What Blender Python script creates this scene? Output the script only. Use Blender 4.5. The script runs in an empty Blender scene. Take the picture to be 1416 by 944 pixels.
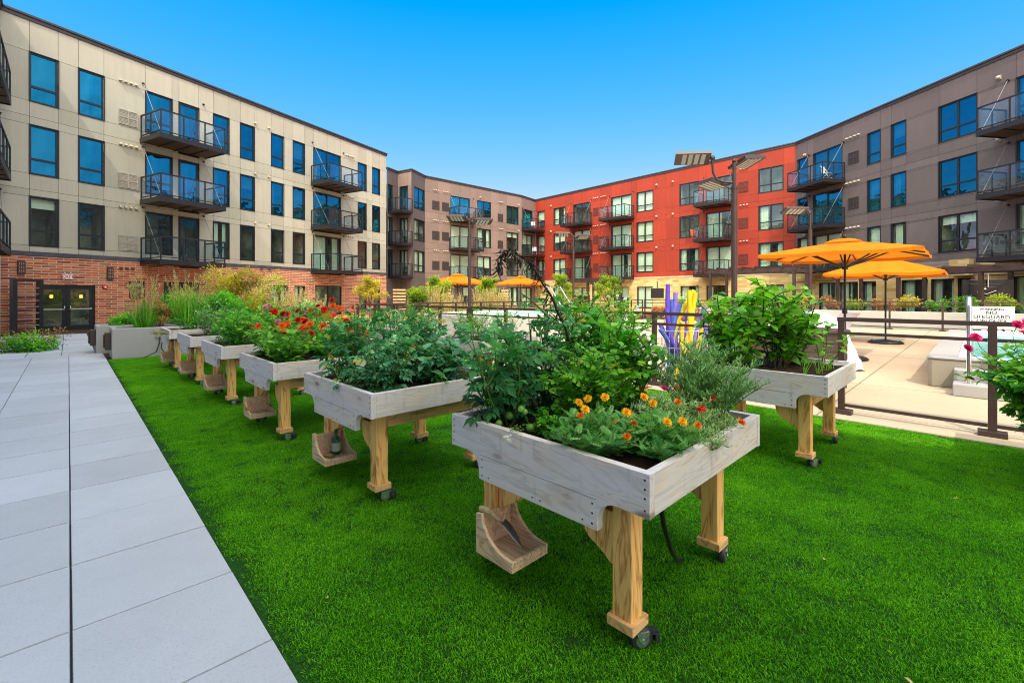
import bpy, math, random
import numpy as np
from mathutils import Vector, Matrix
PI = math.pi
F = 629.3          # focal length of the photograph in its own pixels
HC = 1.5           # eye height
AG = math.atan2(.698, .716)          # the garden grid: v across the walk, u along it
cA, sA = math.cos(AG), math.sin(AG)
def gw(v, u, z=0.0):
    return Vector((v*cA - u*sA, v*sA + u*cA, z))
sc = bpy.context.scene
COL = sc.collection

# ------------------------------------------------------------------ objects
def link(o, parent=None):
    COL.objects.link(o)
    if parent is not None: o.parent = parent
    return o
def empty(name, loc=(0, 0, 0), rz=0.0):
    o = bpy.data.objects.new(name, None)
    o.empty_display_size = .1
    o.location = loc; o.rotation_euler = (0, 0, rz)
    return link(o)
def tag(o, label=None, cat=None, group=None, kind=None):
    if label: o['label'] = label
    if cat: o['category'] = cat
    if group: o['group'] = group
    if kind: o['kind'] = kind
    return o
def thing(name, label, cat, loc=(0, 0, 0), rz=0.0, group=None):
    return tag(empty(name, loc, rz), label, cat, group)
def copy_tree(o, parent=None):
    c = o.copy(); COL.objects.link(c)
    if parent is not None: c.parent = parent
    for ch in list(o.children): copy_tree(ch, c)
    return c

class MB:
    """collects faces, then becomes one mesh object"""
    def __init__(s):
        s.v = []; s.f = []; s.m = []; s.sm = []
    def add(s, vs, fs, m=0, smooth=False):
        b = len(s.v)
        s.v += [tuple(p) for p in vs]
        for f in fs:
            s.f.append(tuple(b + i for i in f)); s.m.append(m); s.sm.append(smooth)
    def quad(s, a, b, c, d, m=0): s.add([a, b, c, d], [(0, 1, 2, 3)], m)
    def box(s, x0, x1, y0, y1, z0, z1, m=0, M=None):
        vs = [Vector((x, y, z)) for z in (z0, z1) for y in (y0, y1) for x in (x0, x1)]
        if M is not None: vs = [M @ p for p in vs]
        s.add(vs, [(0, 2, 3, 1), (4, 5, 7, 6), (0, 1, 5, 4), (2, 6, 7, 3), (0, 4, 6, 2), (1, 3, 7, 5)], m)
    def tube(s, pts, r, n=8, m=0, cap=True, smooth=True):
        pts = [Vector(p) for p in pts]
        rs = r if isinstance(r, (list, tuple)) else [r]*len(pts)
        vs = []; up = None
        for i, p in enumerate(pts):
            d = (pts[min(i+1, len(pts)-1)] - pts[max(i-1, 0)])
            if d.length < 1e-9: d = Vector((0, 0, 1))
            d.normalize()
            if up is None: up = Vector((0, 0, 1)) if abs(d.z) < .9 else Vector((1, 0, 0))
            a = d.cross(up)
            if a.length < 1e-6: a = d.orthogonal()
            a.normalize(); b = a.cross(d).normalized(); up = b
            for k in range(n):
                t = 2*PI*k/n
                vs.append(p + (a*math.cos(t) + b*math.sin(t))*rs[i])
        fs = []
        for i in range(len(pts)-1):
            for k in range(n):
                fs.append((i*n+k, i*n+(k+1) % n, (i+1)*n+(k+1) % n, (i+1)*n+k))
        s.add(vs, fs, m, smooth)
        if cap:
            s.add(vs[:n], [tuple(range(n))], m); s.add(vs[-n:], [tuple(range(n-1, -1, -1))], m)
    def prism(s, poly, axis, a0, a1, m=0, M=None):
        """poly in the two other axes (in cyclic-free order: x->(y,z), y->(x,z), z->(x,y))"""
        def P(p, a):
            q = {'x': (a, p[0], p[1]), 'y': (p[0], a, p[1]), 'z': (p[0], p[1], a)}[axis]
            q = Vector(q)
            return M @ q if M is not None else q
        n = len(poly)
        vs = [P(p, a0) for p in poly] + [P(p, a1) for p in poly]
        fs = [tuple(range(n-1, -1, -1)), tuple(range(n, 2*n))]
        fs += [(i, (i+1) % n, n+(i+1) % n, n+i) for i in range(n)]
        s.add(vs, fs, m)
    def lathe(s, prof, c=(0, 0, 0), n=20, m=0, smooth=True, M=None):
        c = Vector(c); vs = []
        for r, z in prof:
            for k in range(n):
                t = 2*PI*k/n
                p = Vector((r*math.cos(t), r*math.sin(t), z))
                if M is not None: p = M @ p
                vs.append(c + p)
        fs = []
        for i in range(len(prof)-1):
            for k in range(n):
                fs.append((i*n+k, i*n+(k+1) % n, (i+1)*n+(k+1) % n, (i+1)*n+k))
        s.add(vs, fs, m, smooth)
    def ball(s, c, r, m=0, n=8):
        rr = r if isinstance(r, tuple) else (r, r, r)
        prof = [(math.sin(PI*i/n), -math.cos(PI*i/n)) for i in range(n+1)]
        s.lathe(prof, c, n+2, m, True, Matrix.Diagonal(rr))
    def build(s, name, mats, parent=None, loc=(0, 0, 0), rz=0.0, bevel=0.0):
        me = bpy.data.meshes.new(name)
        me.from_pydata(s.v, [], s.f)
        if not isinstance(mats, (list, tuple)): mats = [mats]
        for mt in mats: me.materials.append(mt)
        me.polygons.foreach_set('material_index', s.m)
        me.polygons.foreach_set('use_smooth', s.sm)
        me.validate(); me.update()
        o = bpy.data.objects.new(name, me); link(o, parent)
        o.location = loc; o.rotation_euler = (0, 0, rz)
        if bevel:
            b = o.modifiers.new('bevel', 'BEVEL'); b.width = bevel; b.segments = 2; b.limit_method = 'ANGLE'
            b.angle_limit = math.radians(40)
        return o

def arr_mesh(name, V, Q, tone, mats, parent=None, mi=None, smooth=False):
    me = bpy.data.meshes.new(name)
    nv, nq = len(V), len(Q)
    me.vertices.add(nv); me.vertices.foreach_set('co', np.ascontiguousarray(V, dtype=np.float32).ravel())
    me.loops.add(nq*4); me.loops.foreach_set('vertex_index', np.ascontiguousarray(Q, dtype=np.int32).ravel())
    me.polygons.add(nq)
    me.polygons.foreach_set('loop_start', np.arange(0, nq*4, 4, dtype=np.int32))
    me.polygons.foreach_set('loop_total', np.full(nq, 4, dtype=np.int32))
    if not isinstance(mats, (list, tuple)): mats = [mats]
    for m in mats: me.materials.append(m)
    if mi is not None: me.polygons.foreach_set('material_index', np.asarray(mi, dtype=np.int32))
    if smooth: me.polygons.foreach_set('use_smooth', np.ones(nq, dtype=bool))
    at = me.attributes.new('tone', 'FLOAT', 'POINT')
    at.data.foreach_set('value', np.asarray(tone, dtype=np.float32))
    me.update(); me.validate()
    o = bpy.data.objects.new(name, me)
    return link(o, parent)

# ------------------------------------------------------------------ materials
MATS = {}
class NT:
    def __init__(s, name):
        s.m = bpy.data.materials.new(name); s.m.use_nodes = True
        s.t = s.m.node_tree; s.t.nodes.clear()
        s.out = s.n('ShaderNodeOutputMaterial')
    def n(s, typ, **kw):
        nd = s.t.nodes.new(typ)
        for k, v in kw.items(): setattr(nd, k, v)
        return nd
    def l(s, a, b): s.t.links.new(a, b)
    def set(s, nd, **kw):
        for k, v in kw.items(): nd.inputs[k.replace('_', ' ')].default_value = v
        return nd
    def coord(s, kind='Object', scale=(1, 1, 1), rot=(0, 0, 0)):
        c = s.n('ShaderNodeTexCoord'); mp = s.n('ShaderNodeMapping')
        mp.inputs['Scale'].default_value = scale; mp.inputs['Rotation'].default_value = rot
        s.l(c.outputs[kind], mp.inputs['Vector']); return mp.outputs['Vector']
    def noise(s, vec, scale, detail=4, rough=.55, dist=0.0):
        nn = s.n('ShaderNodeTexNoise')
        nn.inputs['Scale'].default_value = scale; nn.inputs['Detail'].default_value = detail
        nn.inputs['Roughness'].default_value = rough; nn.inputs['Distortion'].default_value = dist
        if vec is not None: s.l(vec, nn.inputs['Vector'])
        return nn.outputs['Fac']
    def ramp(s, fac, stops, interp='LINEAR'):
        r = s.n('ShaderNodeValToRGB'); r.color_ramp.interpolation = interp
        e = r.color_ramp.elements
        while len(e) > 1: e.remove(e[-1])
        e[0].position = stops[0][0]; e[0].color = c4(stops[0][1])
        for p, c in stops[1:]:
            x = e.new(p); x.color = c4(c)
        s.l(fac, r.inputs['Fac']); return r.outputs['Color']
    def mix(s, fac, a, b, blend='MIX'):
        x = s.n('ShaderNodeMix', data_type='RGBA', blend_type=blend)
        if isinstance(fac, (int, float)): x.inputs[0].default_value = fac
        else: s.l(fac, x.inputs[0])
        for i, q in ((6, a), (7, b)):
            if isinstance(q, (tuple, list)): x.inputs[i].default_value = c4(q)
            else: s.l(q, x.inputs[i])
        return x.outputs[2]
    def math(s, op, a, b=None, clamp=False):
        x = s.n('ShaderNodeMath', operation=op); x.use_clamp = clamp
        for i, q in enumerate((a, b)):
            if q is None: continue
            if isinstance(q, (int, float)): x.inputs[i].default_value = q
            else: s.l(q, x.inputs[i])
        return x.outputs[0]
    def bump(s, h, strength=.3, dist=.01):
        b = s.n('ShaderNodeBump'); b.inputs['Strength'].default_value = strength; b.inputs['Distance'].default_value = dist
        s.l(h, b.inputs['Height']); return b.outputs['Normal']
    def pbr(s, col, rough=.6, metal=0.0, normal=None, spec=.5):
        p = s.n('ShaderNodeBsdfPrincipled')
        if isinstance(col, (tuple, list)): p.inputs['Base Color'].default_value = c4(col)
        else: s.l(col, p.inputs['Base Color'])
        if isinstance(rough, (int, float)): p.inputs['Roughness'].default_value = rough
        else: s.l(rough, p.inputs['Roughness'])
        p.inputs['Metallic'].default_value = metal
        p.inputs['Specular IOR Level'].default_value = spec
        if normal is not None: s.l(normal, p.inputs['Normal'])
        return p.outputs[0]
    def done(s, sh):
        s.l(sh, s.out.inputs['Surface']); return s.m
def c4(c): return (c[0], c[1], c[2], 1.0)
def scal(c, k): return (min(1, c[0]*k), min(1, c[1]*k), min(1, c[2]*k))

def plain(name, col, rough=.55, metal=0.0, var=.15, scale=6.0, bump=0.0, spec=.4):
    """painted / moulded surface with slight mottling and dirt"""
    t = NT(name); v = t.coord('Object')
    f = t.noise(v, scale, 5)
    c = t.ramp(f, [(.3, scal(col, 1-var)), (.7, scal(col, 1+var))])
    nrm = t.bump(t.noise(v, scale*12, 3), bump, .004) if bump else None
    return t.done(t.pbr(c, rough, metal, nrm, spec))

def panel_mat(name, col, var=.07):
    """fibre cement cladding: random board tint (tone attribute), streaks and soft stains"""
    t = NT(name); v = t.coord('Object')
    f = t.noise(v, .5, 5, .6)
    st = t.noise(t.coord('Object', (5, 5, .35)), 1.0, 4, .6)
    c = t.ramp(f, [(.3, scal(col, 1-var)), (.7, scal(col, 1+var))])
    c = t.mix(t.math('MULTIPLY', t.ramp_f(st, .45, .8), .30), c, scal(col, .62)) if hasattr(t, 'ramp_f') else c
    at = t.n('ShaderNodeAttribute'); at.attribute_name = 'tone'
    k = t.ramp(at.outputs['Fac'], [(0, (.87, .87, .87)), (1, (1.07, 1.06, 1.06))])
    c = t.mix(1.0, c, k, 'MULTIPLY')
    n = t.bump(t.noise(v, 60, 3), .12, .003)
    return t.done(t.pbr(c, .62, 0, n, .3))
def _ramp_f(s, fac, a, b):
    m = s.n('ShaderNodeMapRange'); m.inputs['From Min'].default_value = a; m.inputs['From Max'].default_value = b
    s.l(fac, m.inputs['Value']); return m.outputs['Result']
NT.ramp_f = _ramp_f

def brick_mat(name, cols, mortar, bw, bh, rot=True):
    t = NT(name)
    v = t.coord('Object', (1, 1, 1), (PI/2, 0, 0))     # x along the wall, z up -> brick plane
    br = t.n('ShaderNodeTexBrick'); t.l(v, br.inputs['Vector'])
    br.offset = .5
    t.set(br, Scale=1.0, Mortar_Size=.011, Mortar_Smooth=.2, Bias=0.0, Brick_Width=bw, Row_Height=bh)
    br.inputs['Color1'].default_value = c4((0, 0, 0)); br.inputs['Color2'].default_value = c4((1, 1, 1)); br.inputs['Mortar'].default_value = c4((.5, .5, .5))
    rnd = t.ramp(br.outputs['Color'], [(i/(len(cols)-1), c) for i, c in enumerate(cols)])
    big = t.noise(t.coord('Object'), 1.1, 4)
    rnd = t.mix(t.math('MULTIPLY', big, .35), rnd, scal(cols[0], .8))
    c = t.mix(br.outputs['Fac'], rnd, mortar)
    n = t.bump(t.math('ADD', t.math('MULTIPLY', br.outputs['Fac'], -1.0), t.math('MULTIPLY', t.noise(v, 70, 2), .25)), .6, .008)
    return t.done(t.pbr(c, .8, 0, n, .25))

def wood_mat(name, base, dark, weather=0.0, grey=(.42, .40, .41), axis='x', ring=1.0):
    """long grain with knots; weather mixes in a grey wash"""
    t = NT(name)
    sc_ = {'x': (1.0, 9, 9), 'y': (9, 1.0, 9), 'z': (9, 9, 1.0)}[axis]
    oi = t.n('ShaderNodeObjectInfo')
    c0 = t.n('ShaderNodeTexCoord'); ad = t.n('ShaderNodeVectorMath', operation='ADD')
    mu = t.n('ShaderNodeVectorMath', operation='SCALE'); 
    cb = t.n('ShaderNodeCombineXYZ')
    for i in range(3): t.l(oi.outputs['Random'], cb.inputs[i])
    mu.inputs['Scale'].default_value = 37.0; t.l(cb.outputs[0], mu.inputs[0])
    t.l(c0.outputs['Object'], ad.inputs[0]); t.l(mu.outputs[0], ad.inputs[1])
    mp = t.n('ShaderNodeMapping'); mp.inputs['Scale'].default_value = sc_; t.l(ad.outputs[0], mp.inputs['Vector'])
    v = mp.outputs['Vector']
    big = t.noise(v, 1.1, 3, .5, 1.4)
    w = t.n('ShaderNodeMath', operation='SINE'); t.l(t.math('MULTIPLY', big, 46.0*ring), w.inputs[0])
    grain = t.math('MULTIPLY', t.math('ADD', w.outputs[0], 1.0), .5)
    fine = t.noise(v, 7.0, 4, .7)
    g = t.math('ADD', t.math('MULTIPLY', grain, .55), t.math('MULTIPLY', fine, .55))
    c = t.ramp(g, [(.16, dark), (.42, base), (.95, scal(base, 1.15))])
    # knots
    vo = t.n('ShaderNodeTexVoronoi'); vo.inputs['Scale'].default_value = .62
    mp2 = t.n('ShaderNodeMapping'); mp2.inputs['Scale'].default_value = {'x': (4.5, .01, 11), 'y': (.01, 4.5, 11), 'z': (9, 9, 4.0)}[axis]
    t.l(ad.outputs[0], mp2.inputs['Vector']); t.l(mp2.outputs[0], vo.inputs['Vector'])
    kn = t.ramp_f(vo.outputs['Distance'], .17, .09)
    halo = t.ramp_f(vo.outputs['Distance'], .42, .12)
    if weather:
        vv = t.n('ShaderNodeMapping'); vv.inputs['Scale'].default_value = {'x': (1.6, 5, 5), 'y': (5, 1.6, 5), 'z': (5, 5, 1.6)}[axis]
        t.l(ad.outputs[0], vv.inputs['Vector'])
        wf = t.noise(vv.outputs[0], 1.4, 5, .65)
        greyc = t.mix(t.ramp_f(fine, .35, .75), scal(grey, .88), scal(grey, 1.05))
        greyc = t.mix(t.math('MULTIPLY', t.ramp_f(grain, .0, .25), .35), scal(grey, .70), greyc)
        c = t.mix(t.math('MULTIPLY', t.ramp_f(wf, .22, .56), weather, True), c, greyc)
        # dark vertical drip stains
        dr = t.n('ShaderNodeMapping'); dr.inputs['Scale'].default_value = (26, 26, 3.5); t.l(ad.outputs[0], dr.inputs['Vector'])
        df = t.noise(dr.outputs[0], 1.0, 3, .5)
        c = t.mix(t.math('MULTIPLY', t.ramp_f(df, .60, .76), .45, True), c, scal(grey, .38))
    if axis != 'z': c = t.mix(t.math('MULTIPLY', halo, .25), c, scal(dark, 1.0))
    c = t.mix(t.math('MULTIPLY', kn, .8 if axis != 'z' else .5), c, scal(dark, .5))
    n = t.bump(g, .22, .003)
    return t.done(t.pbr(c, .72, 0, n, .25))

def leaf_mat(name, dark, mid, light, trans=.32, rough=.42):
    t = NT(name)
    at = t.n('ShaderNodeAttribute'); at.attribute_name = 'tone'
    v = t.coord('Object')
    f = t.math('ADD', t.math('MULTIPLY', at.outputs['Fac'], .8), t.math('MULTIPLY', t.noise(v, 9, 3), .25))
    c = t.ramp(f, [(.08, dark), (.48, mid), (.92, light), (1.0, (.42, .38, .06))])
    p = t.pbr(c, rough, 0, t.bump(t.noise(v, 160, 2), .25, .002), .28)
    tr = t.n('ShaderNodeBsdfTranslucent'); t.l(t.mix(1.0, c, (1.5, 1.6, .7), 'MULTIPLY'), tr.inputs['Color'])
    mx = t.n('ShaderNodeMixShader'); mx.inputs[0].default_value = trans
    t.l(p, mx.inputs[1]); t.l(tr.outputs[0], mx.inputs[2])
    return t.done(mx.outputs[0])

def pane_mat(name, tint=(.25, .55, .95), refl=.55, through=(.55, .62, .62), rough=.02, fres=.6):
    """window glass: tinted reflection over see-through"""
    t = NT(name)
    g = t.n('ShaderNodeBsdfGlossy'); g.inputs['Roughness'].default_value = rough; g.inputs['Color'].default_value = c4(tint)
    wob = t.noise(t.coord('Object'), 1.3, 2)
    t.l(t.bump(wob, .6, .03), g.inputs['Normal'])
    tr = t.n('ShaderNodeBsdfTransparent'); tr.inputs['Color'].default_value = c4(through)
    fr = t.n('ShaderNodeLayerWeight'); fr.inputs['Blend'].default_value = .5
    fz = t.math('POWER', fr.outputs['Facing'], 4.0)
    f = t.math('ADD', t.math('MULTIPLY', fz, fres), refl, True)
    oi = t.n('ShaderNodeObjectInfo'); tn = t.mix(oi.outputs['Random'], scal(tint, .62), scal(tint, 1.15)); t.l(t.mix(t.ramp_f(t.noise(t.coord('Object', (1, 1, .6)), .8, 3), .35, .65), scal(tint, .7), tn), g.inputs['Color'])
    mx = t.n('ShaderNodeMixShader'); t.l(f, mx.inputs[0]); t.l(tr.outputs[0], mx.inputs[1]); t.l(g.outputs[0], mx.inputs[2])
    return t.done(mx.outputs[0])

M = {}
M['beige'] = panel_mat('beige_panel', (.49, .455, .365))
M['brown'] = panel_mat('brown_panel', (.25, .175, .150))
M['greybrown'] = panel_mat('grey_brown_panel', (.130, .104, .103))
M['taupe'] = panel_mat('taupe_panel', (.150, .120, .119))
M['red'] = panel_mat('red_panel', (.36, .044, .022), .09)
M['pinkgrey'] = panel_mat('pale_taupe_panel', (.33, .25, .24))
M['bouncewall'] = panel_mat('pale_bounce_panel', (.76, .74, .70))  # invented pale colour on a brown wing, to bounce light onto the planters
M['joint'] = plain('joint_backing', (.035, .03, .03), .9)  # dark backing seen in the gaps between cladding panels
M['brick'] = brick_mat('red_brick', [(.20, .06, .04), (.50, .11, .045), (.66, .19, .07), (.44, .09, .045), (.72, .26, .11), (.26, .13, .09)], (.62, .52, .42), .46, .105)
M['buff'] = brick_mat('buff_stone', [(.50, .30, .10), (.74, .52, .22), (.82, .64, .32), (.60, .38, .13), (.84, .68, .38)], (.55, .40, .2), .60, .19)
M['coping'] = plain('dark_coping', (.05, .042, .045), .45)
M['frame'] = plain('window_frame_paint', (.016, .018, .026), .35, 0, .1)
M['steel'] = plain('balcony_steel_paint', (.018, .016, .020), .42, .0, .2)
M['bronze'] = plain('bronze_paint', (.060, .036, .034), .42, .0, .15, 9)
M['under'] = plain('balcony_soffit', (.085, .045, .032), .7)
M['rod'] = plain('galvanised_rod', (.30, .28, .27), .5, .3)
M['interior'] = plain('room_interior', (.22, .24, .20), .9, 0, .7, .9)
M['blind'] = plain('roller_blind', (.74, .86, .70), .8, 0, .06, 2)
M['blind2'] = plain('pleated_curtain', (.62, .78, .62), .8, 0, .1, 2)
M['pane_sky'] = pane_mat('glass_pane_bluish', (.03, .40, .62), .58, (.30, .48, .52))
M['pane'] = pane_mat('glass_pane_clear', (.60, .80, .88), .16, (.90, .97, .92))
M['pane_dark'] = pane_mat('glass_pane_dark', (.40, .60, .75), .30, (.40, .48, .46))
M['railglass'] = pane_mat('railing_glass', (.55, .80, 1.0), .13, (.84, .92, .97), .02, .3)
M['fenceglass'] = pane_mat('fence_glass', (.75, .85, .95), .03, (.93, .95, .95), .02, .2)
M['vent'] = plain('vent_louvre', (.42, .37, .30), .6)
M['ventdark'] = plain('vent_louvre_dark', (.06, .045, .045), .6)
M['cap'] = plain('vent_cap', (.50, .43, .35), .5)
M['white'] = plain('white_paint', (.80, .80, .82), .45, 0, .04)
M['concrete'] = None
M['chrome'] = plain('stainless_steel', (.72, .72, .74), .16, 1.0, .05)
M['alum'] = plain('brushed_aluminium', (.62, .62, .62), .3, .9, .05)
M['black'] = plain('black_plastic', (.012, .012, .014), .35)
M['zinc'] = plain('zinc_plate', (.50, .66, .62), .22, .8, .25, 30)
# ------------------------------------------------------------------ buildings
R_H = 12.66
FLOORS = [3.62, 6.48, 9.36]          # window sills of storeys two to four
rs = random.Random(7)

class Facade:
    """a straight wall from P0 (left) to P1 (right), as seen from the court"""
    def __init__(s, root, P0, P1):
        s.root = root; s.P0 = Vector((P0[0], P0[1], 0)); s.P1 = Vector((P1[0], P1[1], 0))
        d = s.P1 - s.P0; s.L = d.length; s.t = d/s.L; s.rz = math.atan2(d.y, d.x)
        s.nrm = Vector((s.t.y, -s.t.x, 0))
        s.openings = []
    def s_at(s, px, d=0.0):
        k = (px - 708)/F
        p = s.P0 + s.nrm*d
        return (k*p.y - p.x)/(s.t.x - k*s.t.y)
    def put(s, o, x=0, y=0, z=0):
        """place child o: x along, y into the wall, z up"""
        w = s.P0 + s.t*x - s.nrm*y + Vector((0, 0, z))
        r0 = s.root.rotation_euler[2]
        l = w - Vector(s.root.location)
        o.parent = s.root
        o.location = Matrix.Rotation(-r0, 4, 'Z') @ l
        o.rotation_euler = (0, 0, s.rz - r0)
        return o
    def world(s, x, y, z): return s.P0 + s.t*x - s.nrm*y + Vector((0, 0, z))

    def wall(s, z0, z1, mats, gap=0.0, zs=(), xs=(), name='wall', proud=0.0, maxw=2.2):
        ops = [o for o in s.openings if o[3] > z0 + .01 and o[2] < z1 - .01]
        X = {0.0, round(s.L, 3)}; Z = {z0, z1}
        for a, b, c, d in ops:
            X |= {round(max(0, a), 3), round(min(s.L, b), 3)}
            Z |= {max(z0, c), min(z1, d)}
        for x in xs: X.add(round(x, 3))
        for z in zs:
            if z0 < z < z1: Z.add(z)
        X = sorted(X); Z = sorted(Z)
        X = [x for i, x in enumerate(X) if i == 0 or x - X[i-1] > .02]
        Z = [z for i, z in enumerate(Z) if i == 0 or z - Z[i-1] > .02]
        if maxw:
            nx = []
            for a, b in zip(X, X[1:]):
                n = max(1, math.ceil((b-a)/maxw)); nx += [a+(b-a)*i/n for i in range(n)]
            X = nx + [X[-1]]
        V = []; Q = []; T = []; MI = []
        def q(a, b, c, d, tone, mi):
            n = len(V); V.extend([a, b, c, d]); Q.append((n, n+1, n+2, n+3)); T.extend([tone]*4); MI.append(mi)
        g = gap/2
        y0 = -proud
        for i in range(len(X)-1):
            for j in range(len(Z)-1):
                a, b, c, d = X[i], X[i+1], Z[j], Z[j+1]
                cx, cz = (a+b)/2, (c+d)/2
                if any(o[0] < cx < o[1] and o[2] < cz < o[3] for o in ops): continue
                tone = rs.random()
                q((a+g, y0, c+g), (b-g, y0, c+g), (b-g, y0, d-g), (a+g, y0, d-g), tone, 0)
                if gap:
                    e = y0 + .015
                    q((a+g, y0, c+g), (a+g, e, c+g), (b-g, e, c+g), (b-g, y0, c+g), tone, 0)
                    q((a+g, y0, d-g), (b-g, y0, d-g), (b-g, e, d-g), (a+g, e, d-g), tone, 0)
                    q((a+g, y0, c+g), (a+g, y0, d-g), (a+g, e, d-g), (a+g, e, c+g), tone, 0)
                    q((b-g, y0, c+g), (b-g, e, c+g), (b-g, e, d-g), (b-g, y0, d-g), tone, 0)
                    q((a, e, c), (b, e, c), (b, e, d), (a, e, d), .5, 1)
        for a, b, c, d in ops:                              # reveals and the room behind
            c2, d2 = max(c, z0), min(d, z1)
            a2, b2 = max(a, 0), min(b, s.L)
            for (p, r) in (((a2, c2), (b2, c2)), ((b2, c2), (b2, d2)), ((b2, d2), (a2, d2)), ((a2, d2), (a2, c2))):
                q((p[0], y0, p[1]), (r[0], y0, r[1]), (r[0], .16, r[1]), (p[0], .16, p[1]), .4, 0)
                q((p[0], .16, p[1]), (r[0], .16, r[1]), (r[0], 1.3, r[1]), (p[0], 1.3, p[1]), .4, 2)
            q((a2, 1.3, c2), (b2, 1.3, c2), (b2, 1.3, d2), (a2, 1.3, d2), .4, 2)
        o = arr_mesh(name, np.array(V), np.array(Q), T, [mats, M['joint'], M['interior']], None, MI)
        return s.put(o)

    def shell(s, depth, mat, z=R_H, left=True, right=True):
        m = MB(); L = s.L; z = z - .03
        m.quad((0, .02, z), (L, .02, z), (L, depth, z), (0, depth, z), 1)
        m.quad((0, depth, 0), (L, depth, 0), (L, depth, z), (0, depth, z))
        if left: m.quad((0.004, 0.02, 0), (0.004, depth, 0), (0.004, depth, z), (0.004, 0.02, z))
        if right: m.quad((L-.004, 0.02, 0), (L-.004, depth, 0), (L-.004, depth, z), (L-.004, 0.02, z))
        s.put(m.build('roof', [mat, M['coping']]))
    def coping(s, z=R_H, x0=0.0, x1=None, ext=.08):
        x1 = s.L if x1 is None else x1
        m = MB(); m.box(x0-ext, x1+ext, -.10, .30, z-.02, z+.07); m.box(x0-ext+.02, x1+ext-.02, -.05, -.003, z-.16, z-.022)
        s.put(m.build('coping', M['coping'], bevel=.008))

    def window(s, x0, x1, z0, z1, kind='single', pane='pane', blind=None, name='window'):
        s.openings.append((x0, x1, z0, z1))
        w, h = x1-x0, z1-z0
        m = MB(); fr = .055 if kind != 'door' else .085; ya, yb = .03, .11
        m.box(0, w, ya, yb, 0, fr); m.box(0, w, ya, yb, h-fr, h)
        m.box(0, fr, ya, yb, fr, h-fr); m.box(w-fr, w, ya, yb, fr, h-fr)
        tz = h*.31
        if kind == 'single': m.box(fr, w-fr, ya+.004, yb, tz-.045, tz+.045)
        elif kind == 'double':
            m.box(w/2-.05, w/2+.05, ya+.004, yb, fr, h-fr)
            m.box(fr, w/2-.05, ya+.008, yb, tz-.04, tz+.04); m.box(w/2+.05, w-fr, ya+.008, yb, tz-.04, tz+.04)
        elif kind == 'slider':
            m.box(w/2-.04, w/2+.04, ya+.004, yb, fr, h-fr); m.box(fr, w-fr, ya+.008, yb, fr, fr+.07)
        elif kind == 'door': m.box(w-.16, w-.12, ya-.04, ya, h*.46, h*.52)
        # thin trim standing proud of the cladding, open in the middle
        for bx in ((-.03, w+.03, -.03, .0), (-.03, w+.03, h, h+.03), (-.03, 0, 0, h), (w, w+.03, 0, h)):
            m.box(bx[0], bx[1], -.018, ya, bx[2], bx[3])
        o = m.build(name, M['frame']); s.put(o, x0, 0, z0)
        g = MB(); g.quad((fr, .075, fr), (w-fr, .075, fr), (w-fr, .075, h-fr), (fr, .075, h-fr))
        g.build('pane', M[pane], o)
        if blind is None: blind = rs.choice(['none', 'half', 'side', 'full', 'side', 'half', 'full'])
        if blind != 'none':
            b = MB()
            def curtain(a, c, zb):
                n = max(4, int((c-a)/.035)); pts = [(a+(c-a)*i/n, .24+.022*math.sin(i*1.9)) for i in range(n+1)]
                for p, r in zip(pts, pts[1:]): b.quad((p[0], p[1], zb), (r[0], r[1], zb), (r[0], r[1], h-fr), (p[0], p[1], h-fr))
            mt = M['blind']; nm = 'blind'
            if blind == 'half':
                zb = h*rs.uniform(.35, .8); b.box(fr, w-fr, .2, .205, zb, h-fr)
            elif blind == 'full': b.box(fr, w-fr, .2, .205, fr+.04, h-fr)
            elif blind == 'side':
                curtain(fr, fr+w*rs.uniform(.25, .55), fr); mt = M['blind2']; nm = 'curtain'
                if rs.random() < .5: curtain(w-fr-w*.22, w-fr, fr)
            b.build(nm, mt, o)
        return o

    def balcony(s, x0, x1, zf, d=1.65, rods=True, rodh=2.45, h=1.07, fill=True, soffit=True):
        """zf: top of the slab"""
        w = x1-x0
        m = MB()
        m.box(0, w, -d, -.004, -.16, 0, 0)
        m.box(.05, w-.05, -d+.05, -.01, -.172, -.161, 1)
        m.box(0, w, -d-.03, -d-.001, -.21, .02); m.box(-.03, -.001, -d-.03, -.004, -.21, .02); m.box(w+.001, w+.03, -d-.03, -.004, -.21, .02)
        for k in range(1, 4): m.box(w*k/4-.03, w*k/4+.03, -d+.03, -.02, -.205, -.173, 0)
        o = m.build('balcony', [M['steel'], M['under']]); s.put(o, x0, 0, zf)
        r = MB(); t = .022
        for z_, tt in ((h, .032), (.12, .018)):
            r.box(0, w, -d-.02, -d+.03, z_-tt, z_+tt)
            r.box(0, .05, -d+.031, -.004, z_-tt, z_+tt); r.box(w-.05, w, -d+.031, -.004, z_-tt, z_+tt)
        n = 3
        for k in range(n+1):
            x = .025 + (w-.05)*k/n
            r.box(x-t, x+t, -d-.024, -d+.026, .021, h-.033)
        for x in (.025, w-.025):
            r.box(x-t, x+t, -.05, -.005, .021, h-.033); r.box(x-t, x+t, -d/2-.02, -d/2+.02, .021, h-.033)
        r.build('railing', M['steel'], o)
        g = MB()
        for k in range(n):
            a = .05+(w-.1)*k/n+.02; b = .05+(w-.1)*(k+1)/n-.02
            g.quad((a, -d+.003, .15), (b, -d+.003, .15), (b, -d+.003, h-.04), (a, -d+.003, h-.04))
        g.quad((.026, -d+.06, .15), (.026, -.06, .15), (.026, -.06, h-.04), (.026, -d+.06, h-.04))
        g.quad((w-.026, -d+.06, .15), (w-.026, -.06, .15), (w-.026, -.06, h-.04), (w-.026, -d+.06, h-.04))
        g.build('glass_panel', M['railglass'], o)
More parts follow.
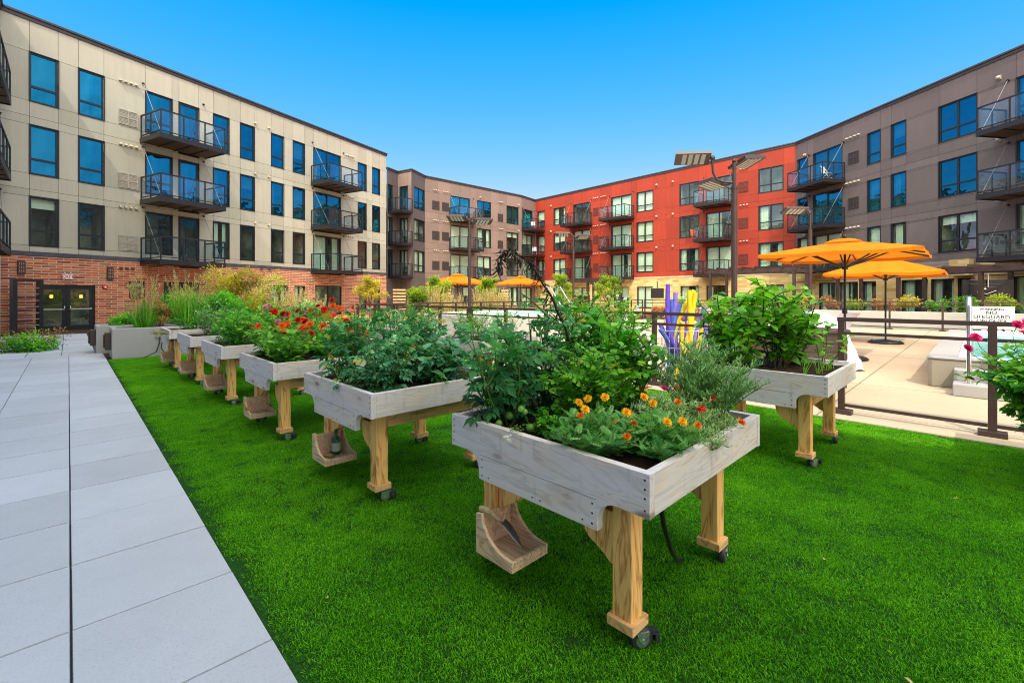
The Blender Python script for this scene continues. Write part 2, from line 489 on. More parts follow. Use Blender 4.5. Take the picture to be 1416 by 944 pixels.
        if rods:
            for x in (.10, w-.10):
                q = MB(); q.tube([(x, 0, rodh), (x, -.08, rodh-.03)], .05, 8, 1); q.tube([(x, -.05, rodh), (x, -d+.1, .0)], .010, 6, 0)
                q.build('tie_rod', [M['rod'], M['steel']], o)
        return o

    def louvre(s, x0, x1, z0, z1, mat='vent', name='louvre_vent'):
        m = MB(); w, h = x1-x0, z1-z0
        m.box(0, w, -.02, -.002, 0, h, 0)
        for a, b, c, d in ((-.03, w+.03, -.03, 0), (-.03, w+.03, h, h+.03), (-.03, 0, 0, h), (w, w+.03, 0, h), (w/2-.015, w/2+.015, 0, h), (0, w, h/2-.015, h/2+.015)):
            m.box(a, b, -.045, -.004, c, d, 1)
        n = int(h/.06)
        for k in range(n): m.box(.01, w-.01, -.034, -.021, .02+k*h/n, .02+k*h/n+.022, 0)
        s.put(m.build(name, [M[mat], M['vent' if mat == 'vent' else 'ventdark']]), x0, 0, z0)
    def caps(s, xc, z, n=4, sp=.17, mat='cap'):
        m = MB()
        for k in range(n):
            x = (k-(n-1)/2)*sp
            m.prism([(-.001, .07), (-.06, .07), (-.14, .0), (-.14, -.03), (-.001, -.03)], 'x', x-.055, x+.055)
        s.put(m.build('vent_cap', M[mat], bevel=.006), xc, 0, z)
    def light(s, xc, z):
        m = MB(); m.box(-.05, .05, -.05, -.002, -.1, .1, 0); m.lathe([(0, .09), (.07, .07), (.09, -.02), (.05, -.06), (0, -.06)], (0, -.13, -.02), 12, 0)
        s.put(m.build('wall_light', M['cap']), xc, 0, z)

def rows(fc, specs, zs=FLOORS, ht=1.9, pane=('pane', 'pane', 'pane'), b0=None):
    for px0, px1, kind in specs:
        a, b = fc.s_at(px0), fc.s_at(px1)
        for r, z in enumerate(zs):
            lo = z if kind in ('single', 'double') else (z-.62)
            fc.window(a, b, lo, z+ht, kind, pane[r], rs.choice(b0) if (b0 and r == 0) else None)

# ---- beige wing on the left (brick ground floor)
C0 = (-19.75, 17.55); C1 = (-9.99, 36.1)
BZ = thing('apartment_building', 'long beige panelled apartment wing over a red brick ground floor, left side of the court', 'building', (C0[0], C0[1], 0), 0)
fb = Facade(BZ, C0, C1)
pn = ('pane', 'pane_sky', 'pane_sky')
rows(fb, [(41, 80.5, 'single'), (108.8, 143.7, 'single'), (201.4, 237.8, 'single'), (295, 316.6, 'single'), (332.4, 351.6, 'single'),
          (375.2, 392.3, 'single'), (405.2, 421, 'single'), (495, 506.6, 'single'), (514.9, 525, 'single')], [3.5, 6.38, 9.3], 1.97, pn, ['none', 'none', 'half', 'side', 'none'])
rows(fb, [(247.5, 274.7, 'door'), (433.6, 470.8, 'slider')], [3.5, 6.38, 9.3], 1.97, pn, ['none', 'none', 'half', 'side', 'none'])
# ground floor openings
GF = []
for a, b, z0, z1, k in ((178, 200, 1.35, 2.15, 'fixed'), (226, 277, 1.1, 2.15, 'slider'), (377, 397.5, .4, 2.1, 'fixed'), (407, 421.8, .4, 2.1, 'single'),
                        (435.5, 472, .15, 2.15, 'slider'), (496, 506.6, .5, 2.1, 'single'), (516, 525, .5, 2.1, 'single')):
    fb.window(fb.s_at(a), fb.s_at(b), z0, z1, k, 'pane')
dx0, dx1 = fb.s_at(50.5), fb.s_at(131.5)
fb.openings.append((dx0, dx1, 0.02, 1.93))
zb = 3.08
fb.wall(zb+.17, R_H, M['beige'], .014, zs=[5.47, 8.35, 6.38, 9.3, 11.27], name='wall')
fb.wall(0, zb, M['brick'], 0, name='brick_wall', proud=.02, maxw=0)
m = MB()
x = 0.0
while x < fb.L:
    m.box(x+.006, min(x+.9, fb.L)-.006, -.05, .02, zb+.004, zb+.166); x += .9
fb.put(m.build('stone_band', plain('slate_band', (.07, .065, .085), .6, 0, .3, 3)))
fb.shell(11, M['beige']); fb.coping()
for (pa, pb, d) in ((194, 311.5, 1.8), (430, 501, 1.75)):
    a = fb.s_at(pa); b = fb.s_at(pb, d)
    for r, z in enumerate([3.5, 6.38, 9.3]): fb.balcony(a, b, z-.38, d, True, 2.65 if r == 2 else 2.55)
for z in (3.5, 6.38, 9.3):
    fb.louvre(fb.s_at(164.5), fb.s_at(189), z+.1, z+.72)
    for px in (177, 483): fb.caps(fb.s_at(px), z+2.05+(.0 if px == 177 else .15), 4, .2)
    for px in (352, 371): fb.caps(fb.s_at(px), z+2.2, 1)
for px in (361, 372): fb.caps(fb.s_at(px), 3.02, 1, .17, 'ventdark')
fb.caps(fb.s_at(175), 2.72, 3, .22, 'ventdark'); fb.caps(fb.s_at(486), 2.95, 4, .2, 'ventdark')
for px in (241.5, 457): fb.light(fb.s_at(px), 2.42)
# double entrance door with push bars
dw = dx1-dx0
dd = MB(); dd.box(0, dw, .02, .12, 1.85, 1.91); dd.box(0, .06, .02, .12, 0, 1.85); dd.box(dw-.06, dw, .02, .12, 0, 1.85); dd.box(dw/2-.02, dw/2+.02, .022, .118, 0, 1.85)
do = dd.build('door_frame', M['frame']); fb.put(do, dx0, 0, .02)
for k in (0, 1):
    xa = .07 + k*(dw/2-.045); wb = dw/2-.095
    lf = MB()
    for q in ((0, wb, 0, .2), (0, wb, 1.72, 1.84), (0, .10, .2, 1.72), (wb-.10, wb, .2, 1.72)): lf.box(q[0], q[1], .04, .09, q[2], q[3])
    lo = lf.build('door', M['frame'], do, (xa, 0, 0))
    g = MB(); g.quad((.1, .065, .2), (wb-.1, .065, .2), (wb-.1, .065, 1.72), (.1, .065, 1.72)); g.build('pane', M['pane'], do, (xa, 0, 0))
    h = MB(); h.box(.04, wb-.04, -.02, .035, .86, .92)
    hx = wb-.07 if k == 0 else .07
    h.tube([(hx, .03, 1.02), (hx, -.06, .99), (hx, -.07, .86), (hx, .03, .80)], .018, 8)
    h.build('push_bar', M['alum'], do, (xa, 0, 0))
for k, px in enumerate((23, 34)): pass
def sconce(px0, px1, z0, z1):
    a, b = fb.s_at(px0), fb.s_at(px1); w = b-a; h = z1-z0
    m = MB(); m.box(0, w, -.12, -.03, 0, h, 0)
    for i in range(3):
        for j in range(3): m.box(w*(i*.26+.18), w*(i*.26+.28), -.126, -.121, h*(j*.27+.16), h*(j*.27+.32), 1)
    return fb.put(m.build('wall_sconce', [M['bronze'], plain('sconce_glow', (.45, .25, .15), .5)], bevel=.004), a, 0, z0)
sconce(23, 34, 2.33, 2.86); sconce(147, 155.5, 2.2, 2.75)

# red fire strobe
m = MB(); m.lathe([(0, .0), (.11, .0), (.11, .05), (.06, .08), (0, .08)], (0, 0, 0), 16, 0, True, Matrix.Rotation(PI/2, 4, 'X')); m.box(-.03, .03, -.12, -.078, -.04, .04, 1)
o = m.build('fire_alarm', [plain('alarm_red', (.55, .02, .02), .35), M['white']])
o.location = fb.world(fb.s_at(144.5), .02, 1.86); o.rotation_euler = (0, 0, fb.rz)
tag(o, 'small round red fire alarm on the brick wall right of the double doors', 'fire alarm')

# ---- glyph text as flat mesh
def text_mesh(txt, size, mat, name='lettering', parent=None, bold=0.0):
    cu = bpy.data.curves.new(name, 'FONT'); cu.body = txt; cu.size = size; cu.align_x = 'CENTER'; cu.align_y = 'CENTER'
    cu.extrude = .002; cu.offset = bold
    ob = bpy.data.objects.new(name, cu); COL.objects.link(ob)
    dg = bpy.context.evaluated_depsgraph_get(); dg.update()
    me = bpy.data.meshes.new_from_object(ob.evaluated_get(dg)); bpy.data.objects.remove(ob); bpy.data.curves.remove(cu)
    me.name = name; me.materials.clear(); me.materials.append(mat)
    o = bpy.data.objects.new(name, me); link(o, parent); o.rotation_euler = (PI/2, 0, 0)
    return o
a, b = fb.s_at(85), fb.s_at(100)
ex = thing('exit_sign', 'white exit sign with red letters above the double doors', 'exit sign', fb.world((a+b)/2, -.02, 2.18), fb.rz)
w = b-a
m = MB(); m.box(-w/2, w/2, -.07, 0, 0, .2); m.build('case', M['white'], ex, bevel=.008)
m = MB()
for sx in (-1, 1): m.ball((sx*w*.27, -.05, .245), .045, 0, 8); m.tube([(sx*w*.27, -.03, .2), (sx*w*.27, -.03, .24)], .02, 8)
m.build('lamp', M['alum'], ex)
tx = text_mesh('EXIT', .17, plain('exit_red', (.60, .02, .03), .5), 'lettering', ex, .004); tx.location = (0, -.073, .10); tx.scale = (1.15, 1, 1)
# pendant lamps glowing behind the doors
for i, px in enumerate((71, 112)):
    k = (px-708)/F
    s_ = fb.s_at(px, -.6)
    m = MB(); m.lathe([(0, -.07), (.05, -.07), (.06, .05), (.03, .08), (0, .08)], (0, 0, 0), 14, 0); m.tube([(0, 0, .1), (0, 0, .45)], .008, 6, 1)
    t = NT('lamp_glow_%d' % i); e = t.n('ShaderNodeEmission'); e.inputs['Color'].default_value = (1, .55, .08, 1); e.inputs['Strength'].default_value = 2.2
    o = m.build('pendant_lamp', [t.done(e.outputs[0]), M['steel']]); o.location = fb.world(s_, .6, 1.44)
    tag(o, 'yellow glowing pendant lamp behind the %s leaf of the double doors' % ('left', 'right')[i], 'lamp', 'pendant lamps inside the entrance')

# ---- left wing beside the walk
CW = Vector((C0[0], C0[1], 0)); ud = Vector((-sA, cA, 0))
Pfar = CW; Pnear = CW - ud*38.5
LW = thing('apartment_building', 'apartment wing with dark balconies at the far left edge beside the walk', 'building', (Pfar.x, Pfar.y, 0), 0)
fw = Facade(LW, Pnear, Pfar)
for k in range(3):
    xx = 21.3 + k*5.1
    for r, z in enumerate(FLOORS):
        fw.window(xx, xx+1.9, z-.5, z+1.9, 'slider', pn[r], 'none'); fw.window(xx+2.9, xx+3.9, z, z+1.9, 'single', pn[r], 'none')
fw.wall(zb, R_H, M['bouncewall'], .014); fw.wall(0, zb, M['bouncewall'], 0, name='ground_floor_wall', proud=.02, maxw=3)
fw.shell(8, M['bouncewall'], R_H-.02); fw.coping(R_H-.01)
for z in FLOORS: fw.balcony(fw.L-4.3, fw.L-.55, z-.42, .30, True, 2.3)

# ---- brown wing at the back, left part steps in and out
A_ = (-10.97, 39.9); B_ = (-10.35, 41.3); C_ = (-8.94, 40.46); D_ = (-8.18, 42.75); E_ = (1.06, 51.2); G_ = (2.73, 53.6); H_ = (20.84, 33.43)
BR = thing('apartment_building', 'brown panelled apartment wing at the far end behind two orange umbrellas', 'building', (A_[0], A_[1], 0), 0)
fA = Facade(BR, A_, B_); fB = Facade(BR, B_, C_); fC = Facade(BR, C_, D_); fD = Facade(BR, D_, E_); fE = Facade(BR, E_, G_)
pd_ = ('pane', 'pane', 'pane_sky')
rows(fA, [(536.5, 542.5, 'slider')], pane=pd_); rows(fB, [(553, 563.6, 'slider')], pane=pd_)
rows(fC, [(573, 586.6, 'double')], pane=pd_)
rows(fD, [(623.3, 649.4, 'slider'), (660.3, 678.5, 'double'), (700.7, 716.5, 'double')], pane=pd_)
rows(fE, [(722.5, 736, 'slider')], pane=pd_)
for a, b, k in ((661, 676, 'slider'), (701, 716, 'slider'), (640, 650, 'door'), (600, 611, 'door'), (722, 735, 'slider')):
    (fD if a < 718 else fE).window((fD if a < 718 else fE).s_at(a), (fD if a < 718 else fE).s_at(b), .2, 2.35, k, 'pane')
for fc, mt in ((fA, 'greybrown'), (fB, 'brown'), (fC, 'greybrown'), (fD, 'brown'), (fE, 'brown')):
    fc.wall(3.05, R_H, M[mt], .014); fc.wall(0, 3.05, M[mt if fc is not fD else 'greybrown'], .012, name='ground_floor_wall'); fc.coping(ext=.02)
fD.shell(11, M['brown'], left=False)
fB.balcony(-.75, fB.L+.15, FLOORS[0]-.45, 1.25, False); fB.balcony(-.75, fB.L+.15, FLOORS[1]-.45, 1.25, False); fB.balcony(-.75, fB.L+.15, FLOORS[2]-.45, 1.25, False)
a = fD.s_at(621); b = fD.s_at(669, 1.6)
for z in FLOORS: fD.balcony(a, b, z-.42, 1.6)
for z in FLOORS: fE.balcony(.05, fE.L, z-.42, 1.5)
for z in FLOORS:
    for p, q in ((598, 607), (611.5, 620)):
        fD.louvre(fD.s_at(p), fD.s_at(q), z+.35, z+1.1, 'ventdark')
    fD.louvre(fD.s_at(688.5), fD.s_at(695), z+.1, z+.85, 'ventdark')
    for p in (602.5, 615.5, 692): fD.caps(fD.s_at(p), z+2.15, 3, .25)
    fD.light(fD.s_at(716.5), z+2.2); fD.light(fD.s_at(663.5), z+2.25)

# ---- red wing on a buff stone base
RD = thing('apartment_building', 'bright red panelled apartment wing over a yellow stone ground floor', 'building', (G_[0], G_[1], 0), 0)
fG = Facade(RD, G_, H_)
rows(fG, [(743.5, 753, 'single'), (765.7, 781.8, 'double'), (793, 816.3, 'slider'), (845.4, 873.2, 'slider'), (880.6, 902.9, 'double'), (940, 966.4, 'double'),
          (976.5, 1012.8, 'slider'), (1049.3, 1083, 'double')], [3.66, 6.52, 9.38], 1.85, ('pane', 'pane', 'pane'), ['full', 'side'])
for a, b, k in ((765, 781, 'double'), (793, 816, 'slider'), (849, 870, 'slider'), (881, 903, 'slider'), (941, 967, 'slider'), (977, 1003, 'slider'), (1060, 1084, 'double')):
    fG.window(fG.s_at(a), fG.s_at(b), .25, 2.3, k, 'pane', rs.choice(['full', 'side', 'half']))
fG.wall(3.2, R_H, M['red'], .014, zs=[5.51, 8.37, 11.23]); fG.wall(0, 3.06, M['buff'], 0, name='stone_wall', proud=.03, maxw=0)
m = MB(); m.box(0, fG.L, -.06, .02, 3.064, 3.196); fG.put(m.build('stone_band', plain('pale_stone', (.55, .44, .30), .7)))
fG.shell(11, M['red'], R_H-.01); fG.coping(R_H+.004, ext=.02)
for pa, pb in ((775, 819), (828, 877), (959, 1013.5)):
    a = fG.s_at(pa, 1.6); b = fG.s_at(pb)
    for z in FLOORS: fG.balcony(a, b, z-.40, 1.6)
for z in FLOORS:
    for p, q in ((821, 826.5), (1022, 1034)): fG.louvre(fG.s_at(p), fG.s_at(q), z+.35, z+1.1, 'redvent') if False else None
    for p in (824, 834.5, 1029): fG.caps(fG.s_at(p), z+2.15, 3, .25)
    for p in (762.5, 908.5, 931): fG.light(fG.s_at(p), z+2.25)
M['redvent'] = plain('red_vent_louvre', (.20, .03, .02), .6)
for z in FLOORS:
    for p, q in ((821, 826.5), (1022, 1034)): fG.louvre(fG.s_at(p), fG.s_at(q), z+.35, z+1.1, 'redvent')

# ---- taupe wing on the right
I_ = (H_[0] + .1603*42, H_[1] - .987*42)
TP = thing('apartment_building', 'dark taupe apartment wing on the right behind the pool', 'building', (H_[0], H_[1], 0), 0)
fH = Facade(TP, H_, I_)
pt = ('pane', 'pane_sky', 'pane_sky')
rows(fH, [(1103.5, 1116.6, 'single'), (1125, 1164.3, 'slider'), (1199.9, 1217.3, 'single'), (1232.6, 1252.6, 'single'), (1298.4, 1350.8, 'double'), (1405.8, 1470, 'double')], [3.72, 6.58, 9.46], 1.88, pt)
for k in range(3):
    for r, z in enumerate(FLOORS): fH.window(20+k*6, 21.8+k*6, z, z+1.9, 'double', pt[r]); 
for a, b, k in ((1133, 1157, 'slider'), (1161, 1187, 'slider'), (1193, 1212, 'single'), (1247, 1284, 'slider'), (1288, 1320, 'slider'), (1325, 1349, 'slider'), (1402, 1440, 'slider')):
    fH.window(fH.s_at(a), fH.s_at(b), .2, 2.35, k, 'pane', 'side')
fH.wall(3.3, R_H, M['taupe'], .014, zs=[5.6, 8.46, 11.34])
fH.wall(2.45, 3.296, M['pinkgrey'], .012, name='fascia_wall')
fH.wall(0, 2.446, M['buff'], 0, name='stone_wall', proud=.03, maxw=0)
x1_ = fH.s_at(1320); x2_ = fH.s_at(1348)
m = MB(); m.box(x1_, x2_, -.34, -.06, 2.47, 3.28); m.box(x2_+.3, fH.L, -.10, -.035, 2.47, 3.28); m.box(0, fH.s_at(1152), -.10, -.035, 2.47, 3.28)
fH.put(m.build('stone_pier', M['buff']))
fH.shell(11, M['taupe'], R_H-.015); fH.coping(R_H-.004, ext=.02)
a = fH.s_at(1089, 1.64); b = fH.s_at(1168.7)
for z in FLOORS: fH.balcony(a, b, z-.40, 1.64)
a = fH.s_at(1350.8, 1.64)
for z in FLOORS: fH.balcony(a, a+3.6, z-.42, 1.64)
for z in FLOORS:
    fH.louvre(fH.s_at(1174), fH.s_at(1187.5), z+.5, z+1.15, 'ventdark')
    fH.caps(fH.s_at(1179.5), z+2.15, 4, .28)
    fH.light(fH.s_at(1114), z+2.15); fH.light(fH.s_at(1383), z+2.3)
# ------------------------------------------------------------------ ground and paving
def grect(mb, v0, v1, u0, u1, z, m=0): mb.quad(gw(v0, u0, z), gw(v1, u0, z), gw(v1, u1, z), gw(v0, u1, z), m)
def soil_mat(name, a=(.030, .018, .012), b=(.12, .075, .05)):
    t = NT(name); v = t.coord('Object')
    f = t.noise(v, 55, 5, .7); g = t.noise(v, 4, 3)
    c = t.mix(g, t.ramp(f, [(.35, a), (.7, b)]), scal(a, .9))
    return t.done(t.pbr(c, .95, 0, t.bump(f, .9, .02), .1))
M['soil'] = soil_mat('planting_soil')
M['mulch'] = soil_mat('bark_mulch', (.05, .035, .025), (.20, .14, .09))
def conc_mat(name, col, var=.08, speck=.12, bump=.12):
    t = NT(name); v = t.coord('Object')
    big = t.noise(v, .55, 5, .6); fin = t.noise(v, 90, 2, .6); mid = t.noise(v, 6, 4)
    c = t.ramp(big, [(.3, scal(col, 1-var)), (.7, scal(col, 1+var))])
    c = t.mix(t.math('MULTIPLY', t.ramp_f(fin, .52, .75), speck), c, scal(col, .45))
    c = t.mix(t.math('MULTIPLY', t.ramp_f(mid, .5, .8), .22), c, scal(col, .72))
    st = t.noise(v, 1.7, 6, .7, .6); c = t.mix(t.math('MULTIPLY', t.ramp_f(st, .55, .72), .16), c, scal(col, .66))
    at = t.n('ShaderNodeAttribute'); at.attribute_name = 'tone'
    c = t.mix(1.0, c, t.ramp(at.outputs['Fac'], [(0, (.89, .885, .88)), (1, (1.05, 1.05, 1.05))]), 'MULTIPLY')
    return t.done(t.pbr(c, .8, 0, t.bump(t.math('ADD', fin, t.math('MULTIPLY', mid, .6)), bump, .004), .25))
M['paver'] = conc_mat('grey_paver', (.50, .515, .565), .09, .28, .35)
M['deck'] = conc_mat('tan_deck_concrete', (.53, .415, .29), .10, .14)
M['castconc'] = conc_mat('cast_concrete', (.46, .44, .44), .07, .1, .25)
M['poolconc'] = conc_mat('pool_surround_concrete', (.44, .39, .31), .08, .15, .3)
M['whitewall'] = conc_mat('pale_wall_concrete', (.66, .63, .58), .06, .06)
M['walljoint'] = plain('paver_joint', (.03, .035, .045), .95)

m = MB(); m.quad((-260, -200, 0), (260, -200, 0), (260, 320, 0), (-260, 320, 0))
tag(m.build('ground', M['mulch']), kind='structure')

def slabs(name, v0, v1, u0, u1, dv, du, mat, z, gap=.007, off=0.0):
    V = []; Q = []; T = []; MI = []
    def q(a, b, c, d, tn, mi):
        n = len(V); V.extend([tuple(a), tuple(b), tuple(c), tuple(d)]); Q.append((n, n+1, n+2, n+3)); T.extend([tn]*4); MI.append(mi)
    q(gw(v0, u0, z-.02), gw(v1, u0, z-.02), gw(v1, u1, z-.02), gw(v0, u1, z-.02), .5, 1)
    v = v1; col = 0
    rr = random.Random(3)
    while v > v0+.01:
        va = max(v0, v-dv); u = u0 + (off if col % 2 else 0)
        while u < u1:
            ub = min(u1, u+du); ua = u
            if ub-ua > .05:
                tn = rr.random(); jg = gap + rr.uniform(0, .003); e = .0025
                a, b, c, d = va+jg/2, v-jg/2, ua+jg/2, ub-jg/2
                zz = z + rr.uniform(-.0012, .0012)
                q(gw(a+e, c+e, zz), gw(b-e, c+e, zz), gw(b-e, d-e, zz), gw(a+e, d-e, zz), tn, 0)
                for (p, r, p2, r2) in (((a, c), (b, c), (a+e, c+e), (b-e, c+e)), ((b, c), (b, d), (b-e, c+e), (b-e, d-e)),
                                       ((b, d), (a, d), (b-e, d-e), (a+e, d-e)), ((a, d), (a, c), (a+e, d-e), (a+e, c+e))):
                    q(gw(*p, zz-.018), gw(*r, zz-.018), gw(*r2, zz), gw(*p2, zz), tn, 0)
            u = ub
        v = va; col += 1
    o = arr_mesh(name, np.array(V), np.array(Q), T, [mat, M['walljoint']], None, MI)
    return tag(o, kind='structure')
# rows of the walk: one joint lies at u = .31 (image row through 93,866)
slabs('walkway', -1.85, .627, -3.9, 15.6, .6185, .667, M['paver'], .034, .004)
slabs('entrance_path', -3.4, .5, 15.62, 24.0, .62, .667, M['paver'], .030, .008)
slabs('pool_deck', 6.60, 25.9, -22.1, 14.4, 2.35, 2.35, M['deck'], .024, .016)
slabs('patio', 3.2, 46.0, 17.6, 46.0, 2.6, 2.6, M['deck'], .020, .01)
m = MB(); grect(m, .627, 6.60, -5.2, 14.0, .014)
tb = NT('turf_backing'); tv = tb.coord('Object')
tb_m = tb.done(tb.pbr(tb.ramp(tb.noise(tv, 60, 3), [(.3, (.010, .035, .004)), (.7, (.02, .09, .01))]), .9, 0, None, .1))
turf_base = m.build('turf_base', tb_m); tag(turf_base, kind='structure')
m = MB(); grect(m, 46.2, 60, -22, 46, .018)

# artificial turf: tufts of blades scattered over the lawn by a node group
def turf_tuft(seed, n, rad, hgt, wid):
    r = np.random.default_rng(seed)
    a = r.uniform(0, 2*PI, n); q = np.sqrt(r.uniform(0, 1, n))*rad
    base = np.stack([q*np.cos(a), q*np.sin(a), np.zeros(n)], 1)
    lean = r.normal(0, .7, (n, 2)); h = hgt*r.uniform(.65, 1.15, n)
    side = r.uniform(0, 2*PI, n); S = np.stack([np.cos(side), np.sin(side), np.zeros(n)], 1)*wid
    mid = base + np.stack([lean[:, 0]*h*.35, lean[:, 1]*h*.35, h*.62], 1)
    tip = base + np.stack([lean[:, 0]*h*.95, lean[:, 1]*h*.95, h], 1)
    V = np.concatenate([base-S/2, base+S/2, mid+S*.42, mid-S*.42, tip+S*.12, tip-S*.12], 0)
    i = np.arange(n)
    Q = np.concatenate([np.stack([i, i+n, i+2*n, i+3*n], 1), np.stack([i+3*n, i+2*n, i+4*n, i+5*n], 1)], 0)
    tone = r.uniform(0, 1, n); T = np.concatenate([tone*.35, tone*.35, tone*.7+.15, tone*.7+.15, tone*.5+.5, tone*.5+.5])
    return V, Q, T
tm = NT('turf_blades')
at = tm.n('ShaderNodeAttribute'); at.attribute_name = 'tone'
geo = tm.n('ShaderNodeNewGeometry'); mpn = tm.n('ShaderNodeMapping'); tm.l(geo.outputs['Position'], mpn.inputs['Vector'])
pat = tm.noise(mpn.outputs[0], .9, 3, .6); pat2 = tm.noise(mpn.outputs[0], 7.0, 3, .6)
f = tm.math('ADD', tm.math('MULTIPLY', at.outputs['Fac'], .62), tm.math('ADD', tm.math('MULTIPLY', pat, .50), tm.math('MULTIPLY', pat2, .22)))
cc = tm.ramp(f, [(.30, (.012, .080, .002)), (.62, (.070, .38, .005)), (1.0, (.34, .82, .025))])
pb = tm.pbr(cc, .6, 0, None, .08)
trn = tm.n('ShaderNodeBsdfTranslucent'); tm.l(cc, trn.inputs['Color'])
mxs = tm.n('ShaderNodeMixShader'); mxs.inputs[0].default_value = .25; tm.l(pb, mxs.inputs[1]); tm.l(trn.outputs[0], mxs.inputs[2])
turf_m = tm.done(mxs.outputs[0])
tuft = None
def raw_mesh(name, V, Q, T, mat):
    o = arr_mesh(name, V, Q, T, mat); COL.objects.unlink(o); return o
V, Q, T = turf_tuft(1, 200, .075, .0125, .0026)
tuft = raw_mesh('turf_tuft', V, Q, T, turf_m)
ng = bpy.data.node_groups.new('turf_scatter', 'GeometryNodeTree')
ng.interface.new_socket('Geometry', in_out='INPUT', socket_type='NodeSocketGeometry'); ng.interface.new_socket('Geometry', in_out='OUTPUT', socket_type='NodeSocketGeometry')
gi = ng.nodes.new('NodeGroupInput'); go = ng.nodes.new('NodeGroupOutput')
dp = ng.nodes.new('GeometryNodeDistributePointsOnFaces'); dp.distribute_method = 'POISSON'
dp.inputs['Distance Min'].default_value = .040; dp.inputs['Density Max'].default_value = 420
ins = ng.nodes.new('GeometryNodeInstanceOnPoints'); oi = ng.nodes.new('GeometryNodeObjectInfo'); oi.inputs['Object'].default_value = tuft
rv = ng.nodes.new('FunctionNodeRandomValue'); rv.data_type = 'FLOAT_VECTOR'
rv.inputs[0].default_value = (0, 0, 0); rv.inputs[1].default_value = (0, 0, 2*PI)
ng.links.new(gi.outputs[0], dp.inputs['Mesh']); ng.links.new(dp.outputs['Points'], ins.inputs['Points'])
ng.links.new(oi.outputs['Geometry'], ins.inputs['Instance']); ng.links.new(rv.outputs[0], ins.inputs['Rotation'])
ng.links.new(ins.outputs['Instances'], go.inputs[0])
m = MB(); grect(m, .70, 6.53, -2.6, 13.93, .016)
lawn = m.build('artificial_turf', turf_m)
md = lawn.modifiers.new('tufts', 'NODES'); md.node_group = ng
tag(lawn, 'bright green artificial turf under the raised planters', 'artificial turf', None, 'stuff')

# ------------------------------------------------------------------ raised planters
M['board'] = wood_mat('weathered_board', (.74, .60, .48), (.46, .34, .26), .97, (.86, .82, .87), 'y')
M['boardx'] = wood_mat('weathered_board_end', (.76, .60, .46), (.46, .33, .24), .92, (.86, .81, .81), 'x')
M['cedar'] = wood_mat('cedar_post', (.92, .52, .18), (.42, .14, .03), .0, axis='z', ring=.7)
M['cedarx'] = wood_mat('cedar_rail', (.80, .46, .19), (.42, .17, .05), .08, axis='x', ring=.6)
M['traywood'] = wood_mat('tray_wood', (.78, .52, .30), (.42, .20, .08), .40, (.74, .66, .60), 'y')
M['screw'] = plain('rusty_screw', (.05, .03, .03), .6, .4)
M['rubber'] = plain('grey_rubber', (.03, .035, .04), .45)
PL = 1.22; PT = .833
def arc(cx, cz, r, a0, a1, n=7): return [(cx + r*math.cos(a0+(a1-a0)*i/n), cz + r*math.sin(a0+(a1-a0)*i/n)) for i in range(n+1)]
def deep_profile():
    """long apron board with a scooped notch at both ends; (y, z)"""
    zu, zb = PT-.172, PT-.298
    a = arc(.235-.09, zu-.09+.004, .09, PI/2, 0, 7)          # scoop
    left = [(0, zu)] + [(y, z) for y, z in a] + [(.235, zb)]
    right = [(PL-y, z) for y, z in reversed(left)]
    return [(0, PT-.003)] + left + right + [(PL, PT-.003)]
def corbel(x0, x1, y0, sgn, mb, m=0):
    """ogee bracket in the y-z plane standing against a post face at y0"""
    pts = [(0, .56), (.19, .56), (.19, .525)] + [(.10+.085*math.cos(t), .50 - .11*math.sin(t)*1.0) for t in (.3, .7, 1.1, 1.4)] + [(.06, .36), (.03, .335), (0, .33)]
    poly = [(y0+sgn*p[0], p[1]) for p in pts]
    if sgn > 0: poly = poly[::-1]
    mb.prism(poly, 'x', x0, x1, m)
